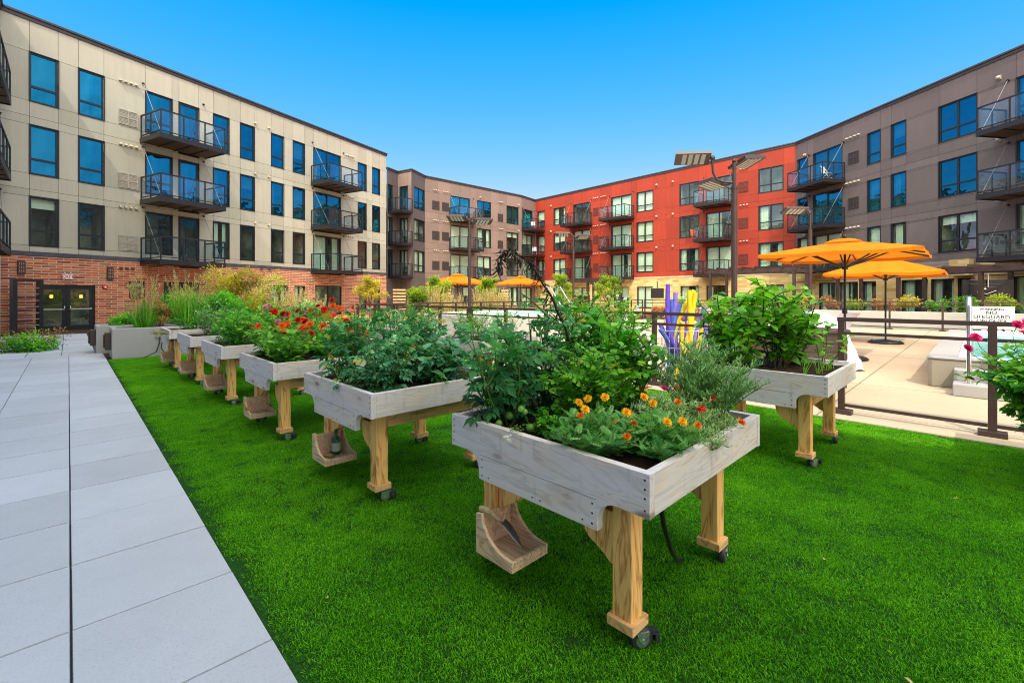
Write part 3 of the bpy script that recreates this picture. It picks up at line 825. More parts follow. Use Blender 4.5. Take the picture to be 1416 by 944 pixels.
def make_planter():
    r = thing('raised_planter', 'proto', 'planter', (0, 0, 0), AG)
    th = .038
    def bevelled(mb, name, mat, parent=r, bv=.003): return mb.build(name, mat, parent, bevel=bv)
    for x0 in (0, PL-th):
        m = MB(); prof = deep_profile(); m.prism(prof[::-1], 'x', x0, x0+th, 0)
        xs_ = x0-.0012 if x0 == 0 else x0+th+.0012
        for z in (.805, .77, .735, .69):
            for y in (.02, PL-.02):
                m.box(min(xs_, xs_+.001), max(xs_, xs_+.001), y-.004, y+.004, z-.004, z+.004, 1)
        for y in (.26, .262, PL-.26, .26+.05, PL-.31, .55, .60):
            m.box(min(xs_, xs_+.001), max(xs_, xs_+.001), y-.004, y+.004, .553, .561, 1)
        for z in (.60, .64):
            for y in (.26, PL-.26): m.box(min(xs_, xs_+.001), max(xs_, xs_+.001), y-.004, y+.004, z-.004, z+.004, 1)
        m.box(x0-.0006 if x0 == 0 else x0+th-.001, x0+.001 if x0 == 0 else x0+th+.0006, .24, PL-.24, .6605, .6625, 1)
        bevelled(m, 'side_board', [M['board'], M['screw']])
    for y0 in (0, PL-th):
        m = MB(); m.box(th+.001, PL-th-.001, y0+.002, y0+th, PT-.172, PT-.004)
        bevelled(m, 'end_board', M['boardx'])
    m = MB(); m.box(.20, .24, .2, PL-.2, .55, .66); m.box(PL-.24, PL-.20, .2, PL-.2, .55, .66)
    m.box(.21, PL-.21, .145, .183, .54, .657); m.box(.21, PL-.21, PL-.183, PL-.145, .54, .657)
    bevelled(m, 'frame_rail', M['cedarx'])
    m = MB(); m.box(.039, PL-.039, .039, PL-.039, .657, .663); bevelled(m, 'bottom_panel', M['cedarx'], bv=0)
    n = 26; V = []; rr = np.random.default_rng(4)
    g = np.linspace(.039, PL-.039, n); H = .785 + rr.normal(0, .006, (n, n)); 
    for i in range(n):
        for j in range(n): V.append((g[i], g[j], H[i, j]))
    Q = [(i*n+j, (i+1)*n+j, (i+1)*n+j+1, i*n+j+1) for i in range(n-1) for j in range(n-1)]
    arr_mesh('soil', np.array(V), np.array(Q), np.full(len(V), .5), M['soil'], r, smooth=True)
    h = .046
    for ix, cx in enumerate((.165, PL-.165)):
        for iy, cy in enumerate((.195, PL-.180)):
            m = MB(); m.box(cx-h, cx+h, cy-h, cy+h, .10, .657)
            lg = bevelled(m, 'leg', M['cedar'], bv=.004)
            m = MB(); m.box(cx-h-.018, cx+h+.018, cy-h-.018, cy+h+.018, .095, .137); bevelled(m, 'foot_collar', M['cedarx'], lg, .004)
            m = MB(); s = 1 if iy == 0 else -1
            corbel(cx-.022, cx+.022, cy+s*h, s, m, 0)
            if False:
                m2 = MB(); s2 = 1 if ix == 0 else -1
                pts = [(0, .54), (.15, .54), (.14, .49), (.07, .43), (.03, .36), (0, .35)]
                poly = [(cx+s2*(h+p[0]), p[1]) for p in pts]
                if s2 > 0: poly = poly[::-1]
                m2.prism(poly, 'y', cy-.02, cy+.02)
                m.v, m.f, m.m, m.sm = m.v + m2.v, m.f + [tuple(i+len(m.v) for i in f) for f in m2.f], m.m + m2.m, m.sm + m2.sm
            bevelled(m, 'bracket', M['cedar'], lg, .003)
            # caster: swivel plate, fork, wheel, brake lever
            m = MB(); ox, oy = ((.022, -.05), (.02, .05), (.02, -.048), (.03, .045))[ix*2+iy]
            Rz = Matrix.Translation((cx+ox, cy+oy, .050)) @ Matrix.Rotation((-.55, .5, .25, -.8)[ix*2+iy], 4, 'Z')
            m.box(cx-.038, cx+.038, cy-.038, cy+.038, .086, .0945, 1)
            m.tube([(cx, cy, .078), (cx, cy, .0855)], .032, 14, 1)
            for q in (-.024, .024): m.prism([(-.03, .036), (.03, .036), (.012, -.008), (-.012, -.008)], 'y', q-.002, q+.002, 1, Rz)
            m.box(-.03, .03, -.0218, .0218, .030, .036, 1, Rz)
            Wx = Rz @ Matrix.Rotation(PI/2, 4, 'X')
            m.lathe([(.0, -.016), (.042, -.018), (.049, -.012), (.049, .012), (.042, .018), (.0, .016)], (0, 0, 0), 22, 0, True, Wx)
            m.lathe([(.030, -.0195), (.030, .0195)], (0, 0, 0), 18, 2, False, Wx); m.lathe([(.0, -.0195), (.030, -.0195)], (0, 0, 0), 18, 2, False, Wx); m.lathe([(.0, .0195), (.030, .0195)], (0, 0, 0), 18, 2, False, Wx)
            m.lathe([(.0, -.028), (.010, -.028), (.010, .028), (.0, .028)], (0, 0, 0), 10, 1, False, Wx)
            m.box(.036, .075, -.017, .017, .016, .030, 0, Rz); m.box(.058, .078, -.022, .022, -.014, .0158, 0, Rz)
            bevelled(m, 'caster', [M['rubber'], M['zinc'], M['alum']], lg, 0)
    # tool tray hung on the far post of the path side
    yb = PL-.180-h; m = MB(); xa, xb = -.015, .245; z0 = .15; L = .275
    m.box(xa+.019, xb-.019, yb-.02, yb-.001, z0+.019, z0+.19)
    m.box(xa, xb, yb-L, yb-.001, z0, z0+.018)
    m.box(xa+.019, xb-.019, yb-L, yb-L+.019, z0+.019, z0+.05)
    prof = [(yb-.001, z0+.019), (yb-.001, z0+.205), (yb-.045, z0+.215)] + [(yb-.045-.2*(1-math.cos(t)), z0+.215-.16*math.sin(t)) for t in (.35, .7, 1.05, 1.35)] + [(yb-L, z0+.052), (yb-L, z0+.019)]
    for x0 in (xa, xb-.018): m.prism(prof, 'x', x0, x0+.018)
    bevelled(m, 'tool_tray', M['traywood'])
    return r
proto = make_planter()
PLANT = {}
def put_planter(key, v, u, label, first=False, hose=False):
    r = proto if first else copy_tree(proto)
    r.location = gw(v, u, 0); r.rotation_euler = (0, 0, AG); r['label'] = label
    r['group'] = 'raised wooden planters on the turf'
    if first: r.name = 'raised_planter'
    if hose:
        m = MB(); m.tube([(.30, .12, .62), (.40, .15, .45), (.55, .19, .26), (.74, .25, .11), (.91, .30, .025)], .012, 8)
        m.build('drain_hose', M['black'], r)
    PLANT[key] = r; return r
put_planter('P2', 1.46, 2.86, 'weathered planter with big grey green tomato plants and a green bottle in its tray')
put_planter('P3', 1.43, 4.80, 'weathered planter crowded with red and orange zinnias')
put_planter('P4', 1.42, 6.88, 'weathered planter just beyond the zinnias, holding tall dark leafy bushes')
put_planter('P5', 1.40, 8.83, 'weathered planter fifth from the camera with feathery green bushes')
put_planter('P6', 1.37, 10.75, 'last planter of the left row with a yellowing vine hanging down its side')
put_planter('P7', 4.44, .86, 'planter beside the brown railing with broad leaved bushes and onion shoots')
put_planter('P8', 4.42, 2.92, 'planter behind the nearest one, holding yellow green bushes with pale blue flowers')
put_planter('P9', 4.25, 5.00, 'planter in the right row with thin light green climbing stems')
put_planter('P10', 4.25, 7.05, 'far planter of the right row, low light green plants')
put_planter('P11', 5.12, -1.47, 'planter at the right edge of the frame under pink zinnias')
put_planter('P1', 1.551, .856, 'nearest weathered planter with marigolds, rosemary and a tall dead stalk', True, True)

# things in the trays
TR = PLANT['P1']
tw = thing('garden_trowel', 'small trowel with a worn wooden handle lying in the nearest tool tray', 'trowel', gw(1.551+.02, .856+.72, .0), AG)
tw.location = gw(1.551, .856, 0)
m = MB(); y0 = PL-.165-.046
m.tube([(.012, y0-.02, .372), (.02, y0-.05, .378), (.04, y0-.085, .36), (.065, y0-.115, .325)], [.013, .017, .016, .011], 10); m.build('handle', wood_mat('worn_handle', (.55, .42, .22), (.35, .24, .10), .2, axis='y'), tw)
m = MB()
Vt = []
for i in range(7):
    t = i/6; w_ = .034*(1-t**2.2)*(.75+.6*t if t < .4 else 1) + .0015; c = Vector((.075+.055*t, y0-.125-.095*t, .312-.125*t))
    for k in (-1, 0, 1): Vt.append(c + Vector((.75*k*w_, -.25*k*w_*.6, .55*w_*abs(k))))
m.add(Vt, [(i*3+k, i*3+k+1, i*3+k+4, i*3+k+3) for i in range(6) for k in (0, 1)], 0, True)
o = m.build('blade', plain('trowel_steel', (.22, .23, .26), .35, .8, .2, 20), tw); so = o.modifiers.new('thick', 'SOLIDIFY'); so.thickness = .002
bt = thing('glass_bottle', 'green glass bottle with a pale label standing in the second tool tray', 'bottle', gw(1.46+.15, 2.86+y0-.10, .169), AG)
m = MB(); m.lathe([(0, 0), (.034, 0), (.036, .01), (.036, .11), (.030, .135), (.013, .155), (.012, .19), (.015, .192), (.015, .205), (0, .205)], (0, 0, 0), 18)
m.build('body', plain('green_glass', (.02, .10, .06), .12, 0, .1), bt)
m = MB(); m.lathe([(.0365, .03), (.0365, .10)], (0, 0, 0), 18); m.build('paper_label', plain('label_paper', (.35, .50, .42), .6), bt)
nz = MB(); nz.tube([(0, 0, .012), (.04, -.06, .014), (.06, -.09, .015)], [.012, .010, .018], 10)
o = nz.build('hose_nozzle', plain('brass', (.55, .42, .22), .3, .8)); o.location = gw(1.46+.03, 2.86+y0-.10, .17); o.rotation_euler = (0, 0, AG)
tag(o, 'brass hose nozzle lying beside the green bottle in the tray', 'hose nozzle')

# ------------------------------------------------------------------ fences
def fence(name, label, v0, u0, v1, u1, n, base=.024, h=1.2, group='brown metal pool railings'):
    a = gw(v0, u0); b = gw(v1, u1); d = b-a; L = d.length
    r = thing(name, label, 'fence', (a.x, a.y, base), math.atan2(d.y, d.x), group)
    for i in range(n+1):
        x = L*i/n; m = MB(); m.box(x-.035, x+.035, -.03, .03, .012, h-.051); m.build('post', M['bronze'], r, bevel=.003)
        m = MB(); m.box(x-.11, x+.11, -.07, .07, 0, .055); m.build('base_plate', M['bronze'], r, bevel=.004)
    m = MB(); m.box(-.04, L+.04, -.032, .032, h-.05, h); m.build('top_rail', M['bronze'], r, bevel=.004)
    for q in range(n):
        xa, xb = L*q/n+.036, L*(q+1)/n-.036
        m = MB(); m.box(xa, xb, -.018, .018, h-.215, h-.18); m.build('rail', M['bronze'], r); m = MB(); m.box(xa, xb, -.018, .018, .09, .125); m.build('rail', M['bronze'], r)
        m = MB(); m.quad((xa+.01, 0, .128), (xb-.01, 0, .128), (xb-.01, 0, h-.217), (xa+.01, 0, h-.217)); m.build('glass_panel', M['fenceglass'], r)
    return r
fence('railing', 'brown metal and glass railing at the turf edge in front of the pool', 6.93, 1.20, 6.93, -4.0, 4)
fence('railing', 'brown railing behind the right row of planters with noodles piled against it', 6.93, 2.55, 6.93, 8.5, 5)
fence('railing', 'brown railing stretch farthest down the turf, beside the pale wall', 6.93, 8.62, 6.93, 14.5, 5)
fence('railing', 'far brown railing in front of the tan grasses and yellow trees', 7.1, 14.5, 25.4, 14.5, 14)
fence('railing', 'brown railing along the far side of the pool with the warning sign', 25.5, 14.4, 25.5, -9.0, 14)

# ------------------------------------------------------------------ pool
pw = NT('pool_water'); v = pw.coord('Object')
n1 = pw.noise(v, 5.0, 3, .6, .8)
t_ = pw.ramp(n1, [(.3, (.03, .40, .40)), (.7, (.12, .62, .58))])
pwm = pw.done(pw.pbr(t_, .06, 0, pw.bump(n1, .35, .03), .5))
pt_ = gw(0, 0)
def gbox(mb, v0, v1, u0, u1, z0, z1, m=0):
    P = [gw(a, b, c) for c in (z0, z1) for b in (u0, u1) for a in (v0, v1)]
    mb.add(P, [(0, 2, 3, 1), (4, 5, 7, 6), (0, 1, 5, 4), (2, 6, 7, 3), (0, 4, 6, 2), (1, 3, 7, 5)], m)
pr = thing('swimming_pool', 'raised concrete swimming pool of turquoise water behind the railing', 'pool', gw(10, -5, .024), 0)
base = Vector(pr.location)
def local(mb):
    mb.v = [tuple(Vector(p)-base) for p in mb.v]; return mb
m = MB(); zt = .50
gbox(m, 10.05, 10.40, -11, .58, .03, zt-.03); gbox(m, 18.0, 18.4, -11, .58, .03, zt-.03); gbox(m, 10.401, 17.999, .20, .58, .03, zt-.03); gbox(m, 10.401, 17.999, -11, -10.6, .03, zt-.03)
local(m).build('surround_wall', M['poolconc'], pr, bevel=.01)
m = MB(); gbox(m, 10.03, 10.36, -11.02, .60, zt-.027, zt); gbox(m, 18.04, 18.42, -11.02, .60, zt-.027, zt); gbox(m, 10.361, 18.039, .24, .60, zt-.027, zt)
local(m).build('coping', M['castconc'], pr, bevel=.008)
m = MB(); gbox(m, 10.361, 10.47, -10.6, .13, zt-.10, zt+.012); gbox(m, 17.93, 18.039, -10.6, .13, zt-.10, zt+.012); gbox(m, 10.361, 18.039, .131, .239, zt-.10, zt+.012)
local(m).build('white_edge', M['white'], pr, bevel=.02)
m = MB(); grect(m, 10.47, 17.93, -10.6, .13, zt-.06); local(m).build('water', pwm, pr)
m = MB()
for k in range(60): gbox(m, 18.1, 18.35, -9+k*.15, -9+k*.15+.10, zt+.001, zt+.03)
local(m).build('overflow_grate', M['white'], pr)
m = MB(); gbox(m, 9.30, 10.04, -5.0, .27, .026, .20); gbox(m, 9.70, 10.04, -5.0, .27, .201, .36); local(m).build('step', M['castconc'], pr, bevel=.012)
hr = thing('handrail', 'shiny steel handrail curving over the pool steps', 'handrail', gw(9.5, .10, .20), AG)
for i, x in enumerate((0, -.62)):
    m = MB(); m.tube([(0, x, 0), (0, x, 1.12), (.06, x, 1.24), (.16, x, 1.27), (.30, x, 1.20), (.75, x, .62), (.92, x, .31)], .032, 12); m.tube([(0, x, 0), (0, x, .01)], .05, 12)
    m.build('tube', M['chrome'], hr)
# shaped low concrete fin at the pool corner is part of the surround; a hot tub block farther back
ht = thing('hot_tub', 'pale raised hot tub block behind the railing near two orange umbrellas', 'hot tub', gw(10.0, 10.2, .024), AG)
m = MB()
for a_, b_, c_, d_ in ((-2.3, 3.4, -1.4, -1.0), (-2.3, 3.4, 1.6, 2.0), (-2.3, -1.9, -1.0, 1.6), (3.0, 3.4, -1.0, 1.6)): m.box(a_, b_, c_, d_, .0, .92)
m.build('wall', M['whitewall'], ht, bevel=.012)
m = MB(); m.quad((-1.9, -1, .82), (3.0, -1, .82), (3.0, 1.6, .82), (-1.9, 1.6, .82)); m.build('water', pwm, ht)
gr = thing('grab_rail', 'slanting steel grab rails rising from the hot tub steps', 'handrail', gw(11.2, 9.0, .02), AG)
for x in (-.25, .25):
    m = MB(); m.tube([(x, -.3, 0), (x, -.25, .75), (x, .5, 1.75), (x, .62, 1.72), (x, .62, .95)], .024, 10); m.build('tube', M['chrome'], gr)

# far raised bed wall and planting base
bw = thing('retaining_wall', 'long pale concrete retaining wall behind the far pool railing', 'wall', gw(26.2, -12, 0), AG)
m = MB(); m.box(0, .25, 0, 25.6, 0, .78); m.box(.26, 3.0, 25.35, 25.6, 0, .78); m.build('wall', M['whitewall'], bw, bevel=.01)
m = MB(); grect(m, 26.45, 29.5, -12, 13.3, .70); tag(m.build('bed_soil', M['mulch']), kind='structure')
sb_ = thing('retaining_wall', 'low concrete edging wall of the planted bed beyond the far railing', 'wall', gw(7.5, 15.6, 0), AG)
m = MB(); m.box(0, 18.5, 0, .2, 0, .38); m.build('wall', M['castconc'], sb_, bevel=.01)

# white slab edge of deck beyond turf end
# concrete planters by the entrance
def conc_planter(label, v, u, lv, lu, h=.72):
    r = thing('concrete_planter', label, 'planter', gw(v, u, .0), AG, 'smooth concrete planters by the entrance')
    m = MB(); t = .09
    m.box(0, lv, 0, t, 0, h); m.box(0, lv, lu-t, lu, 0, h); m.box(0, t, t+.001, lu-t-.001, 0, h-.002); m.box(lv-t, lv, t+.001, lu-t-.001, 0, h-.002)
    m.build('wall', M['castconc'], r, bevel=.02)
    m = MB(); m.quad((t, t, h-.08), (lv-t, t, h-.08), (lv-t, lu-t, h-.08), (t, lu-t, h-.08)); m.build('soil', M['soil'], r)
    return r
cp = conc_planter('long smooth concrete planter holding tall feather grass at the end of the turf', .72, 14.02, 3.6, 1.0)
conc_planter('second concrete planter right behind the one with feather grass', .50, 15.5, 3.6, 1.0)
conc_planter('concrete planter cut by the left edge of the picture', -4.35, 14.6, 2.45, 1.0, .74)
def boxlamp(label, v, u, z):
    m = MB(); m.box(-.11, 0, -.13, .13, -.2, .2); m.box(-.14, -.111, -.10, .10, -.15, .15)
    o = m.build('step_light', M['bronze'], None, gw(v, u, z), AG, .01)
    tag(o, label, 'wall light')
boxlamp('brown box light on the corner of the feather grass planter', .72, 14.3, .42)
boxlamp('brown box light on the end of the second concrete planter', .50, 15.8, .42)
o = MB(); o.box(-.10, .10, -.03, 0, -.05, .05, 0); o.tube([(-.02, -.03, -.03), (-.03, -.10, -.16), (-.10, -.16, -.38), (-.35, -.25, -.49), (-.9, -.2, -.495)], .012, 6, 1); o.tube([(.05, -.03, -.02), (.0, -.10, -.30), (.1, -.2, -.47), (.55, -.28, -.36), (.9, -.5, -.05)], .012, 6, 1)
o = o.build('power_outlet', [M['alum'], M['black']], None, gw(1.62, 14.02, .51), AG); tag(o, 'metal outlet box with black cables on the concrete planter', 'outlet')

# slatted metal screen by the door
ps = fb.world(fb.s_at(27), -.75, 0)
sl = thing('slat_shelf', 'tall dark metal frame with seven slats left of the double doors', 'screen', ps, fb.rz)
m = MB(); m.box(-.42, -.30, -.18, .18, 0, 2.12); m.box(.30, .42, -.18, .18, 0, 2.12); m.box(-.299, .299, -.18, .18, 2.04, 2.12); m.build('frame', M['frame'], sl, bevel=.006)
for k in range(7):
    m = MB(); m.box(-.298, .298, -.17, .17, .32+k*.24, .345+k*.24); m.build('slat', wood_mat('screen_slat_%d' % k, (.35, .28, .25), (.2, .14, .12), .5) if k == 0 else bpy.data.materials['screen_slat_0'], sl)

# ------------------------------------------------------------------ umbrellas
ut = NT('orange_canvas'); at = ut.coord('Object'); nn = ut.noise(at, 3, 4)
uc = ut.ramp(nn, [(.3, (.78, .175, .006)), (.7, (.90, .235, .010))])
up = ut.pbr(uc, .8, 0, ut.bump(ut.noise(at, 200, 2), .15, .002), .1); utr = ut.n('ShaderNodeBsdfTranslucent'); utr.inputs['Color'].default_value = (.95, .30, .02, 1)
um = ut.n('ShaderNodeMixShader'); um.inputs[0].default_value = .26; ut.l(up, um.inputs[1]); ut.l(utr.outputs[0], um.inputs[2]); M['canvas'] = ut.done(um.outputs[0])
def umbrella(label, X, Y, top, rim, hub, half, rot, octa=False):
    r = thing('patio_umbrella', label, 'umbrella', (X, Y, .024), rot, 'orange patio umbrellas')
    m = MB(); m.lathe([(0, 0), (.42, 0), (.45, .03), (.40, .07), (.12, .11), (.08, .12), (0, .12)], (0, 0, 0), 28)
    for k in range(4): m.ball((.33*math.cos(k*PI/2), .33*math.sin(k*PI/2), .07), .035, 0, 6)
    m.build('base', M['black'], r)
    m = MB(); m.tube([(0, 0, .10), (0, 0, top-.05)], .025, 12); m.tube([(0, 0, 1.05), (0, 0, 1.18)], .05, 12); m.tube([(.03, 0, 1.1), (.10, 0, 1.1), (.11, .0, 1.04)], .01, 6); m.build('pole', M['black'], r)
    n = 8
    def rimp(k, t=1.0, dz=0.0):
        a = 2*PI*k/n
        rad = half*(1.0 if octa else (1.0/max(abs(math.cos(a)), abs(math.sin(a)))))
        sag = -.0
        return Vector((rad*t*math.cos(a), rad*t*math.sin(a), top - (top-rim)*t**1.08 + dz))
    steps = 8; sub = 6
    Vv = []; Fv = []
    t0 = .17
    N = n*sub
    for i in range(steps+1):
        t = t0 + (1-t0)*i/steps
        for k in range(N):
            a = k//sub; f = (k % sub)/sub
            p = rimp(a, t).lerp(rimp((a+1) % n, t), f)
            p.z -= .10*t*math.sin(PI*f)*(top-rim)*.9
            Vv.append(p)
    b = 0
    for i in range(steps):
        for k in range(N): Fv.append((i*N+k, i*N+(k+1) % N, (i+1)*N+(k+1) % N, (i+1)*N+k))
    m = MB(); m.add(Vv, Fv, 0, False)
    # short valance lip
    last = Vv[-N:]; low = [p + Vector((0, 0, -.07)) for p in last]
    m.add(last+low, [(k, (k+1) % N, N+(k+1) % N, N+k) for k in range(N)], 0)
    cv = m.build('canopy', M['canvas'], r)
    m = MB(); vv = []
    for i in range(3):
        t = i/2*.24
        for k in range(n): vv.append(rimp(k, max(t, .002), .07 if i < 2 else .035))
    m.add(vv, [(i*n+k, i*n+(k+1) % n, (i+1)*n+(k+1) % n, (i+1)*n+k) for i in range(2) for k in range(n)]); m.build('vent_cap', M['canvas'], cv)
    m = MB(); m.ball((0, 0, top+.10), .045, 0, 8); m.tube([(0, 0, top), (0, 0, top+.08)], .02, 8); m.build('finial', M['black'], r)
    m = MB(); m.tube([(0, 0, hub-.03), (0, 0, hub+.03)], .06, 12); m.build('hub', M['black'], r)
    for k in range(n):
        m = MB(); m.tube([rimp(k, .04, -.03), rimp(k, .5, -.035), rimp(k, .99, -.035)], .018, 6)
        p = rimp(k, .55, -.05); m.tube([(0, 0, hub), p], .018, 6); m.build('rib', M['black'], r)
    return r
umbrella('large orange umbrella nearest the railing, seen from underneath with its black ribs', 7.68, 10.5, 2.72, 2.40, 2.10, 1.42, math.radians(45))
umbrella('orange umbrella on a round black base just behind the largest one', 11.45, 13.95, 2.62, 2.14, 1.95, 1.36, math.radians(45))
umbrella('left one of the two distant orange umbrellas, beside a lamp post', -3.3, 27.5, 2.72, 2.22, 1.90, 1.36, math.radians(45))
umbrella('right one of the two distant orange umbrellas, behind the dead stalk', .60, 32.0, 2.78, 2.28, 1.95, 1.30, math.radians(45))

# ------------------------------------------------------------------ lamp posts
M['led'] = plain('led_lens', (.45, .44, .42), .3, 0, .06, 3)
def head(parent, M4):
    m = MB(); L, W = .70, .44
    m.box(0, L, -W/2, W/2, 0, .06, 0, M4); m.box(.05, L-.05, -W/2+.05, W/2-.05, .0602, .085, 0, M4)
    for k in range(4): m.box(.10+k*.125, .10+k*.125+.085, -W/2+.03, W/2-.03, -.008, -.0005, 1, M4)
    for k in range(5): m.box(.08, L-.08, -W/2+.05+k*.055, -W/2+.06+k*.055, .0855, .11, 0, M4)
    return m.build('lamp_head', [M['bronze'], M['led']], parent, bevel=0)
def lamp_post(label, X, Y, top, heads, r0=.055):
    r = thing('lamp_post', label, 'lamp post', (X, Y, .02), 0, 'brown court lamp posts')
    m = MB(); m.tube([(0, 0, .03), (0, 0, top-.55)], r0, 14); m.tube([(0, 0, top-.56), (0, 0, top-.50)], r0*1.12, 14); m.tube([(0, 0, top-.50), (0, 0, top)], r0*.62, 12); m.lathe([(0, top), (r0*.8, top), (r0*.6, top+.06), (0, top+.08)], (0, 0, 0), 12)
    m.tube([(0, 0, 0), (0, 0, .03)], .16, 16); m.build('pole', M['bronze'], r)
    for ang, reach, zo, tilt, curve in heads:
        a = math.radians(ang); d = Vector((math.cos(a), math.sin(a), 0))
        e = d*reach + Vector((0, 0, top+zo))
        m = MB()
        if curve: m.tube([Vector((0, 0, top-.42))] + [d*(reach*q) + Vector((0, 0, top-.42+(zo+.40)*w)) for q, w in ((.45, .03), (.8, .15), (.97, .45), (1.0, .8), (1.0, 1.0))], .026, 8)
        else: m.tube([(0, 0, top-.02), e*.5 + Vector((0, 0, top-.0))*.5, e], .026, 8)
        m.ball(e, (.055, .055, .06)); m.build('arm', M['bronze'], r)
        M4 = Matrix.Translation(e) @ Matrix.Rotation(a, 4, 'Z') @ Matrix.Rotation(math.radians(-tilt), 4, 'Y') @ Matrix.Rotation(math.radians(16 if ang > 90 else -16), 4, 'X') @ Matrix.Translation(Vector((.05, 0, -.02)))
        head(r, M4)
    return r
hd = lambda off: [(178+off, .36, .18, 4, True), (20+off, .04, .04, 8, False), (-35+off, .38, -.12, 4, True)]
lamp_post('tall near lamp post with three tilted flat heads in front of the red wing', 4.64, 9.5, 4.25, [(165, .42, .12, 3, True), (28, .03, -.02, 10, False), (100, .40, -.30, 2, True)], .06)
lamp_post('lamp post with two flat heads between the distant umbrellas', -1.59, 17.0, 4.25, [(170, .1, .1, 2, False), (20, .12, -.02, 2, False)])
lamp_post('slim distant lamp post with two flat heads in front of the red balconies', 2.97, 22.0, 4.3, [(172, .1, .1, 2, False), (15, .12, -.02, 2, False)])
lamp_post('lamp post with flat heads rising behind the largest orange umbrella', 9.83, 15.0, 4.15, [(175, .1, .1, 2, False), (100, .12, .2, 2, False)])

# ------------------------------------------------------------------ pergolas, screens, sign
def pergola(label, v, u, lv, lu, h, nv, beams, mat='bronze', tvs=()):
    r = thing('pergola', label, 'pergola', gw(v, u, .02), AG, 'brown steel pergolas by the patios')
    for i in range(nv):
        for x in (0, lv):
            y = lu*i/(nv-1); m = MB(); m.box(x-.07, x+.07, y-.07, y+.07, 0, h-.2); m.build('post', M[mat], r)
    for x in (0, lv): m = MB(); m.box(x-.08, x+.08, -.3, lu+.3, h-.2, h); m.build('beam', M[mat], r)
    for k in range(beams):
        y = -.2+(lu+.4)*k/(beams-1); m = MB(); m.box(-.3, lv+.3, y-.03, y+.03, h+.001, h+.13); m.build('rafter', M[mat], r)
    return r
# right-hand one follows the taupe wing, the other the red wing
pg = pergola('long brown pergola in front of the taupe wing, right of the orange umbrellas', 0, 0, 1.6, 10.8, 2.70, 4, 12)
pg.location = (20.98, 16.25, .02); pg.rotation_euler = (0, 0, math.radians(9.2))
pergola('brown pergola corner above the lamp post in front of the yellow stone', 28.2, 7.0, 2.6, 4.5, 3.0, 2, 8)
pergola('brown pergola hung with string lights before the red wing', 25.2, 18.5, 4.0, 2.4, 2.52, 2, 6)
def tv(label, X, Y, z, w, h, rz, back):
    r = thing('outdoor_screen', label, 'television', (X, Y, z), rz)
    m = MB(); m.box(-w/2, w/2, -.04, .04, -h/2, h/2); 
    if back:
        m.box(-w*.36, w*.36, -.075, -.041, -h*.32, h*.3)
        m.box(-.3, .3, -.11, -.076, -.12, .12)
    m.build('panel', M['black'], r, bevel=.01)
    m = MB()
    if back:
        m.tube([(-.35, -.13, -.12), (-.05, -.16, -.2), (.25, -.13, -.05)], .018, 8); m.ball((-.1, -.13, .02), (.07, .03, .04)); m.tube([(0, -.12, .1), (0, -.12, h/2+.25)], .03, 8)
    else: m.tube([(0, .0, h/2-.02), (0, .06, h/2+.45)], .03, 8)
    m.build('bracket', M['alum'] if back else M['black'], r)
tv('back of a black outdoor television hanging from the right pergola', 21.1, 20.2, 1.75, 1.62, .88, math.radians(-35), True)
tv('small tilted black screen hanging under the distant pergola', 9.1, 28.5, 1.62, .78, .62, math.radians(-12), False)
sg = thing('warning_sign', 'white warning sign reading no lifeguard on duty on the far railing', 'sign', (18.56, 17.55, .62), math.radians(-50))
k_ = (1371-708)/F
# hang it on the railing v = 25.5: solve the ray for that pixel
uu = (25.5*cA - k_*25.5*sA)/(sA + k_*cA)
P = gw(25.36, uu, .0); sg.location = (P.x, P.y, .22); sg.rotation_euler = (0, 0, AG-PI/2)
m = MB(); m.box(-.60, .60, -.012, .012, 0, .84); m.build('plate', M['white'], sg, bevel=.004)
ink = plain('sign_ink', (.03, .03, .04), .6)
for txt, z, s_ in (('WARNING', .735, .12), ('NO', .60, .17), ('LIFEGUARD', .44, .17), ('ON DUTY', .28, .16), ('NO CHILDREN UNDER 14 ALONE', .09, .05)):
    if txt.startswith('NO CH'): continue
    o = text_mesh(txt, s_, ink, 'lettering', sg, .004); o.location = (0, -.0135, z); o.scale = (1.12, 1, 1)

def slat_screen(label, px, Z, w, h, n):
    X = (px-708)/F*Z
    r = thing('slat_screen', label, 'screen', (X, Z, .02), math.radians(40), 'wooden slat screens on the far patios')
    m = MB()
    for x in (-w/2, w/2): m.box(x-.05, x+.05, -.05, .05, 0, h)
    m.build('frame', M['bronze'], r)
    for k in range(n): m = MB(); z = .1+(h-.2)*k/(n-1); m.box(-w/2+.051, w/2-.051, -.015, .015, z-.065, z+.065); m.build('slat', M['cedarx'], r)
slat_screen('wooden slat screen in the dark recess at the end of the beige wing', 552, 37.0, 1.25, 2.0, 8)
slat_screen('wooden slat screen under the left distant umbrella', 618.5, 39.0, .85, 2.0, 8)
slat_screen('wooden slat screen under the right distant umbrella', 698, 42.0, 1.0, 2.0, 8)

